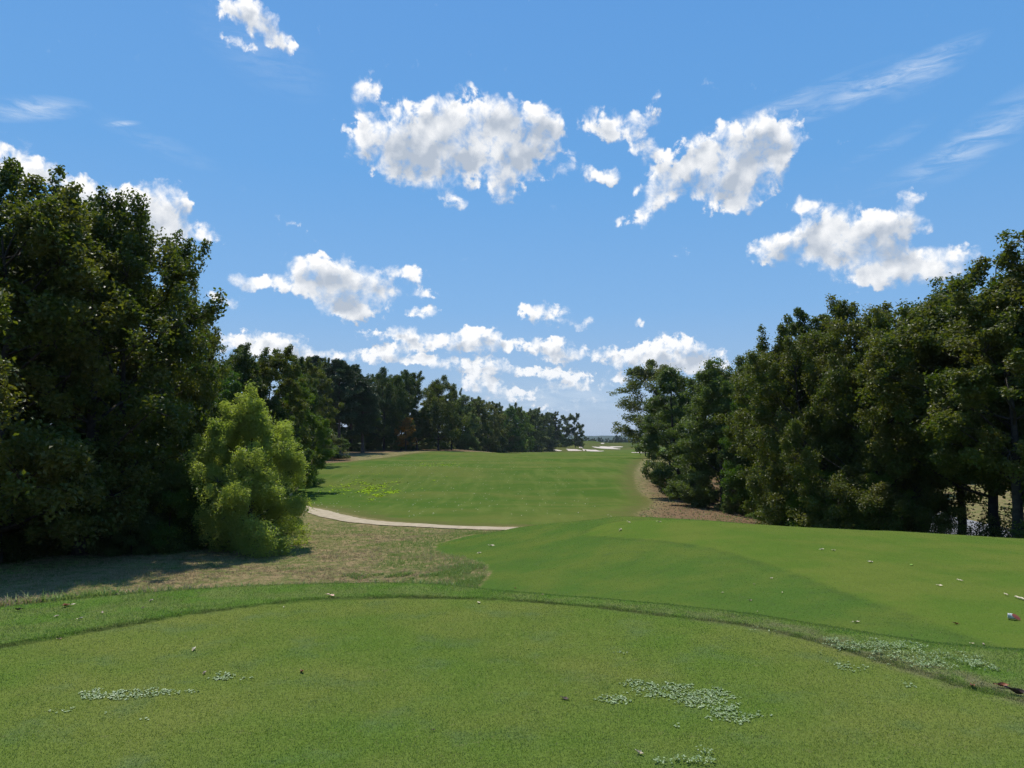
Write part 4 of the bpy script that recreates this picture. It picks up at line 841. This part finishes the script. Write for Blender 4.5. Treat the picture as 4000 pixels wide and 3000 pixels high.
LEAVES = [
 (255, 2372, .115, 'rust', .5, 1, 'curled rust brown leaf left of the cream one on the tee edge'), (280, 2368, .075, 'cream', .3, 0, 'cream leaf touching the rust brown leaf'),
 (220, 2412, .065, 'tan', .3, 0, 'flat pale tan leaf below the rust brown one'), (313, 2423, .06, 'cream', .8, 0, 'thin whitish leaf sliver lowest of the group at the left collar'),
 (400, 2399, .06, 'tan', .6, 0, 'grey tan leaf right of the thin whitish sliver'), (70, 2388, .08, 'dark', .9, 0, 'dark curled leaf nearest the left edge'),
 (455, 2327, .06, 'dark', .4, 0, 'small dark leaf at the back edge of the tee on the left'), (590, 2352, .06, 'tan', .7, 1, 'tan leaf on the collar above the mow line, left'),
 (558, 2380, .05, 'dark', .3, 0, 'small dark leaf just above the mow line on the left'), (493, 2308, .07, 'cream', .3, 0, 'cream leaf at the crest of the tee in front of the rough'),
 (1293, 2331, .10, 'pink', .4, 1, 'pinkish leaf on the collar in the middle left'), (232, 2500, .045, 'pink', .7, 0, 'tiny orange leaf below the mow line on the left'),
 (757, 2542, .07, 'cream', .9, 1, 'star shaped cream leaf alone on the mown tee'), (798, 2634, .055, 'tan', .9, 0, 'small curled brown leaf left of the clover'),
 (1178, 2628, .07, 'rust', .9, 1, 'red brown curled leaf in the middle of the tee'), (1108, 2374, .035, 'cream', .3, 0, 'tiny white leaf on the mow line'),
 (2205, 2733, .065, 'dark', .4, 1, 'flat dark leaf left of the big clover patch'), (1693, 2855, .03, 'dark', .6, 0, 'tiny dark leaf near the bottom of the photo'),
 (2497, 2948, .055, 'cream', 1.0, 1, 'cream leaf standing up at the bottom right of the middle'), (2013, 2299, .09, 'rust', .7, 0, 'red brown leaf on the back crest of the tee, centre'),
 (2118, 2327, .035, 'pink', .6, 0, 'small orange leaf on the collar, centre'), (1870, 2357, .07, 'cream', .4, 0, 'cream leaf lying on the mow line, centre'),
 (2930, 2349, .09, 'tan', .7, 0, 'brown and cream leaf beyond the collar on the right'), (2958, 2392, .065, 'cream', .9, 0, 'whitish leaf tilted on the collar crest on the right'),
 (3345, 2434, .11, 'cream', .5, 1, 'broad cream leaf below the dark mown edge on the right'), (3560, 2486, .05, 'dark', .5, 0, 'dark leaf beyond the collar on the right'),
 (3797, 2518, .07, 'cream', .6, 0, 'cream leaf, left of a pair beyond the right collar'), (3842, 2521, .08, 'tan', .6, 0, 'tan leaf, right of a pair beyond the right collar'),
 (3735, 2440, .10, 'rust', .8, 1, 'dark red leaf on the slope below the painted log'), (3797, 2686, .075, 'rust', .5, 0, 'rust leaf on the collar near the right edge, left one'),
 (3912, 2686, .10, 'rust', .6, 0, 'larger rust leaf on the collar near the right edge'), (3972, 2716, .13, 'dark', 1.0, 0, 'dark leaf with upturned stalk at the right edge'),
 (3560, 2209, .16, 'lime', .2, 0, 'lime green leaf on the lower tee'), (3210, 2148, .14, 'cream', .4, 0, 'cream chip at the top left of the worn spot on the lower tee'),
 (3400, 2198, .20, 'cream', .2, 0, 'long pale chip right of the worn spot on the lower tee'), (3255, 2152, .14, 'cream', .3, 0, 'cream chip right of the other on the worn spot'),
 (3670, 2290, .12, 'cream', .4, 1, 'cream leaf left of the long pale stick on the lower tee'), (3013, 2262, .10, 'cream', .4, 0, 'cream leaf on the dark fringe of the lower tee'),
 (2946, 2285, .09, 'tan', .4, 0, 'grey leaf on the fringe of the lower tee'), (2822, 2317, .07, 'cream', .4, 0, 'small cream leaf low on the fringe'), (3056, 2317, .07, 'cream', .4, 0, 'small pale leaf on the fringe right of its twin'),
 (1865, 2210, .22, 'cream', .3, 0, 'pale leaf on the mown bank beside the weeds'), (1872, 2162, .20, 'cream', .4, 0, 'pale leaf on the bank above the weeds'), (1920, 2133, .26, 'cream', .4, 0, 'cream leaf on the brownish part of the bank'),
 (2424, 2073, .22, 'cream', .7, 0, 'white leaf near the crest of the lower tee'), (2456, 2042, .2, 'cream', .6, 0, 'cream leaf on the crest of the lower tee, left'), (2575, 2040, .18, 'cream', .6, 0, 'cream leaf on the crest of the lower tee, right')]
for i, (X, Y, L, mk, curl, lob, lb) in enumerate(LEAVES):
    p = hit(X, Y, 3.2); on_tee = p[1] < 9.2
    o = link('fallen_leaf', leaf_mesh(100 + i, L, curl, lob, LM[mk], .55 if lob else .38)); inn = sdist(np.array([p[0]]), np.array([p[1]]), TEE_IN)[0]
    rx_, ry_, rz_ = RS.uniform(-.2, .2), RS.uniform(-.15, .15), RS.rand() * 6.28; o.rotation_euler = (rx_, ry_, rz_)
    mw = o.rotation_euler.to_matrix(); zl = sorted((mw @ v.co).z for v in o.data.vertices)[8]
    o.location = (p[0], p[1], p[2] - zl + (.006 if inn > 0 else .012))
    tag(o, lb, 'leaf', 'fallen leaves on the mown grass')
# pale sticks and bark strips on the lower tee
for (X0, Y0, X1, Y1, rr_, nm_, lb) in ((3738, 2269, 3763, 2275, .010, 'stick', 'straight pale stick on the lower tee at the right'), (3922, 2325, 3940, 2331, .010, 'bark_strip', 'short pale bark strip above the painted log'), (3965, 2337, 4012, 2350, .018, 'bark_strip', 'longer pale bark strip cut by the right edge')):
    a = hit(X0, Y0, 7); b = hit(X1, Y1, 7); bm = bmesh.new(); pa, pb = Vector(a) + Vector((0, 0, .03)), Vector(b) + Vector((0, 0, .03)); k = 7; prev = pa
    w_ = Wood(6); pts = [np.array(pa + (pb - pa) * (i / k)) + np.array([0, 0, .006 * math.sin(i * 2.1)]) for i in range(k + 1)]; w_.tube(pts, [rr_ * (.5 + .5 * math.sin(PI * (i + .7) / (k + 1.4))) for i in range(k + 1)]); bm.free()
    c = np.mean(pts, axis=0); w_.V = [v - c for v in w_.V]
    o = link(nm_, w_.mesh(nm_, LM['cream'])); o.location = c; tag(o, lb, 'stick' if nm_ == 'stick' else 'bark')
# painted log tee marker
M_WBARK = simple('whitish_bark', (.62, .62, .56), .8, .2, (.40, .41, .38), 40, .004); M_RED = simple('red_paint', (.52, .12, .06), .6, .3, (.44, .10, .055), 50)
p = hit(3955, 2422, 7); lm = empty('tee_marker', p); D_ = p[1]
ax = Vector((.84, -.52, -.04)).normalized(); side = Vector((0, 0, 1)).cross(ax).normalized(); upv = ax.cross(side)
R_, L_ = .040, .115; V, Fc = [], []; seg = 28; rings = 7
nrm = (ax + Vector((-.55, -.35, .75))).normalized()         # slanted saw cut facing the tee
cut0 = Vector((0, 0, R_ + .012)) + ax * (L_ * .42)
for i in range(rings):
    for j in range(seg):
        a = 2 * PI * j / seg; q = (side * math.cos(a) + upv * math.sin(a)) * R_ * (1 + .03 * math.sin(3 * a + i)); base = Vector((0, 0, R_ + .012)) - ax * (L_ * .5)
        tmax = (cut0 - base - q).dot(nrm) / ax.dot(nrm); t = tmax * i / (rings - 1); V.append(base + q + ax * t)
for i in range(rings - 1):
    for j in range(seg): Fc.append((i * seg + j, i * seg + (j + 1) % seg, (i + 1) * seg + (j + 1) % seg, (i + 1) * seg + j))
me = bpy.data.meshes.new('log'); me.from_pydata([tuple(v) for v in V], [], Fc + [tuple(range(seg))[::-1]]); me.materials.append(M_WBARK); me.update(); link('log', me, lm)
endv = V[(rings - 1) * seg:]; cen = sum(endv, Vector()) / seg; me = bpy.data.meshes.new('painted_end')
me.from_pydata([tuple(v + nrm * .002) for v in endv] + [tuple(cen + nrm * .004)], [], [(j, (j + 1) % seg, seg) for j in range(seg)]); me.materials.append(M_RED); me.update(); link('painted_end', me, lm)
tag(lm, 'cut piece of whitish log with a red painted end lying on the lower tee', 'tee marker')

# clover
def mk_clover():
    m = bpy.data.materials.new('clover_leaf'); m.use_nodes = True; t = NT(m.node_tree); b = t.n['Principled BSDF']; rnd = t.new('ShaderNodeNewGeometry').outputs['Random Per Island']
    t.l.new(t.mix(t.mr(rnd, .25, .8, 0, 1, 'LINEAR'), (.12, .19, .05), (.29, .36, .16)), b.inputs['Base Color']); b.inputs['Roughness'].default_value = .5; b.inputs['Specular IOR Level'].default_value = .35; return m
M_CLOVER = mk_clover()
def clover(X, Y, wx_, wy_, dens, label, seed, h=.007, size=.0050):
    r = np.random.RandomState(seed); a = onz(X, Y); b1, b2 = onz(X - wx_, Y), onz(X + wx_, Y); c1, c2 = onz(X, Y + wy_), onz(X, Y - wy_)
    sx_, sy_ = abs(b2[0] - b1[0]) / 2, abs(c2[1] - c1[1]) / 2; n = int(dens * 1.5 * sx_ * sy_ * 4)
    x = r.uniform(-1, 1, n) * 1.25; y = r.uniform(-1, 1, n) * 1.25
    k = (x * x + y * y + vnoise(x * sx_ + seed, y * sy_, .19, seed) * 2.0 + vnoise(x * sx_ + seed, y * sy_, .06, seed + 1) * 1.9 + r.rand(n) * 1.1) < 1.05
    x = a[0] + x[k] * sx_; y = a[1] + y[k] * sy_ + 0 * x; n = len(x); zz = height(x, y); V = []; Fq_ = []
    for q in range(3):
        th = r.rand(n) * 6.28 if q == 0 else th + 2.094
        cx, cy_ = x + np.cos(th) * size * .8, y + np.sin(th) * size * .8; tx, ty = r.normal(0, .25, n), r.normal(0, .25, n); s_ = size * (.6 + .5 * r.rand(n)); cz = zz + h * (.55 + .6 * r.rand(n))
        P5 = [np.stack([cx + np.cos(al) * s_, cy_ + np.sin(al) * s_, cz + (np.cos(al) * tx + np.sin(al) * ty) * s_], 1) for al in np.arange(6) * PI / 3]
        V.append(np.stack(P5, 1))
    V = np.concatenate(V).reshape(-1, 3)
    o = link('clover_patch', mesh_np('clover_patch', V - np.array([a[0], a[1], 0]), np.arange(len(V)).reshape(-1, 6), M_CLOVER)); o.location = (a[0], a[1], 0); tag(o, label, 'clover', 'pale clover patches on the tee')
for i, (X, Y, wx_, wy_, dn, lb) in enumerate([
    (1430, 1497, 75, 26, 5200, 'biggest pale clover patch, left half, right of the tee centre'), (1530, 1515, 75, 26, 5200, 'big pale clover patch, right half'), (1585, 1548, 70, 16, 5000, 'lower right tail of the big clover patch'),
    (1330, 1512, 36, 9, 4500, 'small clover arm left of the big patch'), (1385, 1478, 45, 12, 4500, 'clover arm along the top of the big patch'), (1460, 1568, 22, 7, 3500, 'small clover bit below the big patch'),
    (300, 1500, 85, 11, 4500, 'long pale clover strip on the left of the tee'), (190, 1497, 42, 8, 4200, 'left end of the long clover strip'), (225, 1508, 40, 5, 4200, 'narrow clover piece under the long strip'), (132, 1532, 30, 10, 4000, 'round clover patch at the lower left'),
    (488, 1461, 32, 8, 4000, 'clover patch right of the small curled brown leaf'), (532, 1466, 16, 5, 3600, 'little clover patch right of the curled leaf patch'), (232, 1541, 26, 5, 2400, 'faint clover patch low on the left'), (305, 1556, 18, 4, 2600, 'tiny clover patch at the bottom left'),
    (410, 1496, 16, 4, 3200, 'little clover piece off the right end of the long strip'), (1348, 1411, 20, 5, 2600, 'small clover patch in the middle right of the tee'), (1955, 1480, 28, 7, 2800, 'clover patch near the right collar, on the mown tee'),
    (1830, 1441, 50, 12, 2600, 'clover patch just inside the right collar'), (1880, 1400, 110, 17, 3400, 'clover spreading through the right collar, upper part'), (2010, 1425, 110, 22, 3000, 'clover spreading through the right collar, lower part'), (1640, 1362, 60, 6, 2600, 'clover along the collar left of the wide patch'),
    (1510, 1628, 42, 8, 3400, 'clover patch at the bottom edge of the photo'), (1480, 1648, 60, 9, 3200, 'lowest clover patch cut by the bottom edge')]):
    clover(X * K, Y * K, wx_ * K, wy_ * K, dn, lb, 40 + i + (31 if i in (6, 17) else 0), h=.008 if i < 18 else .022)

# golf carts, far away
M_CBODY = simple('cart_body', (.030, .032, .035), .35, .5, (.045, .046, .050), 4); M_CTOP = simple('cart_roof', (.05, .05, .052), .4, .4); M_SEAT = simple('cart_seat', (.32, .29, .24), .6, .3); M_TYRE = simple('tyre', (.02, .02, .02), .85, .2); M_STEEL = simple('steel_post', (.10, .10, .105), .4, .5)
M_GLASS = simple('cart_windscreen', (.25, .28, .30), .12, .6)
def golf_cart(X, D, rz, label):
    x = (X - 2000) / F * D * 1.004; o = empty('golf_cart', (x, D, gz(x, D)), rz)
    bm = bmesh.new(); add_box(bm, (0, 0, .42), (1.16, 2.3, .26), .06); add_box(bm, (0, .92, .66), (1.10, .46, .34), .10); add_box(bm, (0, -.55, .64), (1.12, .95, .26), .06); add_box(bm, (0, -1.0, .86), (1.0, .34, .20), .04); bm_obj('body', bm, M_CBODY, o)
    bm = bmesh.new(); add_box(bm, (0, -.28, .84), (1.02, .50, .14), .04); add_box(bm, (0, -.56, 1.08), (1.02, .12, .40), .04); bm_obj('seat', bm, M_SEAT, o)
    bm = bmesh.new(); add_box(bm, (0, -.12, 1.86), (1.20, 1.70, .09), .035); bm_obj('roof', bm, M_CTOP, o)
    for sx_ in (-.54, .54):
        for y0, y1 in ((.78, .62), (-.90, -.86)):
            bm = bmesh.new(); add_cyl(bm, (sx_, y0, .70), (sx_, y1, 1.84), .022, seg=8); bm_obj('post', bm, M_STEEL, o)
        for yy in (.80, -.74):
            bm = bmesh.new(); add_cyl(bm, (sx_ - .09, yy, .23), (sx_ + .09, yy, .23), .23, seg=18); bm_obj('wheel', bm, M_TYRE, o)
    bm = bmesh.new(); add_box(bm, (0, .70, 1.30), (1.02, .02, .86), .004, Matrix.Rotation(0.0, 3, 'X')); bm_obj('windscreen', bm, M_GLASS, o)
    bm = bmesh.new(); add_cyl(bm, (.1, .45, .92), (.1, .30, 1.02), .02, seg=8); add_cyl(bm, (.1, .29, 1.0), (.1, .27, 1.03), .17, seg=14); bm_obj('steering_wheel', bm, M_TYRE, o)
    return tag(o, label, 'golf cart', 'golf carts by the far green')
golf_cart(2483, 432, .9, 'golf cart parked behind the right hand bunker below the green'); golf_cart(2272, 520, .2, 'dark golf cart beside the slender trees at the end of the tree line'); golf_cart(2345, 668, 1.2, 'golf cart on the crest by the small bunker, furthest away')

# golfers on the far green
M_SHIRT = [simple('dark_shirt', (.03, .035, .05)), simple('grey_shirt', (.12, .12, .13)), simple('navy_shirt', (.02, .03, .06))]; M_SKIN = simple('skin', (.42, .26, .18), .6); M_TROU = simple('trousers', (.05, .05, .055)); M_HAIR = simple('hair', (.03, .022, .018))
def person(X, D, rz, pose, shirt, label):
    x = (X - 2000) / F * D * 1.004; o = empty('person', (x, D, gz(x, D) + .10), rz)
    J = [((0, 0, .95), .15), ((0, .0, 1.18), .14), ((0, pose * .10, 1.42), .155), ((0, pose * .14, 1.53), .06), ((0, pose * .18, 1.62), .10), ((0, pose * .19, 1.74), .085)]
    E = [(0, 1), (1, 2), (2, 3), (3, 4), (4, 5)]
    for s_ in (-1, 1):
        k = len(J); J += [((s_ * .10, 0, .88), .10), ((s_ * .13, .03 * s_ + .03, .48), .065), ((s_ * .15, -.03, .08), .048), ((s_ * .16, .13, .035), .036)]; E += [(0, k), (k, k + 1), (k + 1, k + 2), (k + 2, k + 3)]
        k = len(J); J += [((s_ * .19, pose * .1, 1.40), .062), ((s_ * .25, pose * .12 + .04, 1.13), .042), ((s_ * (.24 - .14 * pose), .20 + pose * .10, .92), .030), ((s_ * (.22 - .16 * pose), .24 + pose * .10, .84), .030)]; E += [(2, k), (k, k + 1), (k + 1, k + 2), (k + 2, k + 3)]
    me = bpy.data.meshes.new('body'); me.from_pydata([j[0] for j in J], E, []); b = link('body', me, o); sk = b.modifiers.new('skin', 'SKIN'); 
    for i, j in enumerate(J): me.skin_vertices[0].data[i].radius = (j[1], j[1] * (.7 if i in (1, 2) else 1))
    me.skin_vertices[0].data[0].use_root = True; b.modifiers.new('sub', 'SUBSURF').levels = 1
    dg = bpy.context.evaluated_depsgraph_get(); ev = b.evaluated_get(dg); m2 = bpy.data.meshes.new_from_object(ev); b.modifiers.clear(); b.data = m2
    m2.materials.clear(); [m2.materials.append(q) for q in (shirt, M_SKIN, M_TROU)]
    for f in m2.polygons:
        c = f.center; f.use_smooth = True; f.material_index = 1 if c.z > 1.54 or (abs(c.x) > .2 and c.z < .98 and c.y > .12) else (2 if c.z < .96 and c.y < .12 + .2 * (c.z < .6) else 0)
    bm = bmesh.new(); bmesh.ops.create_uvsphere(bm, u_segments=14, v_segments=8, radius=.115, matrix=Matrix.Translation((0, pose * .18 - .015, 1.72)) @ Matrix.Diagonal((1, 1.1, .85, 1))); bm_obj('cap', bm, M_HAIR, o, True)
    return tag(o, label, 'person')
person(2467, 598, 2.6, .2, M_SHIRT[0], 'person standing apart at the left of the far green, dark clothes'); person(2476, 600, 3.3, .9, M_SHIRT[2], 'person bending slightly in the middle of the group on the far green'); person(2480.5, 602, -.4, .1, M_SHIRT[1], 'person in grey top at the right of the group on the far green')

# haze
def haze(density):
    bm = bmesh.new(); x0, x1, y0, y1, z0, z1 = -9300, 9300, -9300, 9300, -32, 30
    me = bpy.data.meshes.new('haze'); bmesh.ops.create_cube(bm, size=1.0, matrix=Matrix.Translation(((x0 + x1) / 2, (y0 + y1) / 2, (z0 + z1) / 2)) @ Matrix.Diagonal((x1 - x0, y1 - y0, z1 - z0, 1))); bm.to_mesh(me); bm.free()
    m = bpy.data.materials.new('haze'); m.use_nodes = True; t = NT(m.node_tree); t.n.remove(t.n['Principled BSDF']); v = t.new('ShaderNodeVolumePrincipled')
    v.inputs['Color'].default_value = (.72, .84, .98, 1); v.inputs['Density'].default_value = density; v.inputs['Anisotropy'].default_value = .2
    t.l.new(v.outputs[0], t.n['Material Output'].inputs['Volume']); me.materials.append(m); return tag(link('haze', me), kind='stuff', label='thin blue summer haze over the whole landscape', cat='haze')
haze(7e-5)
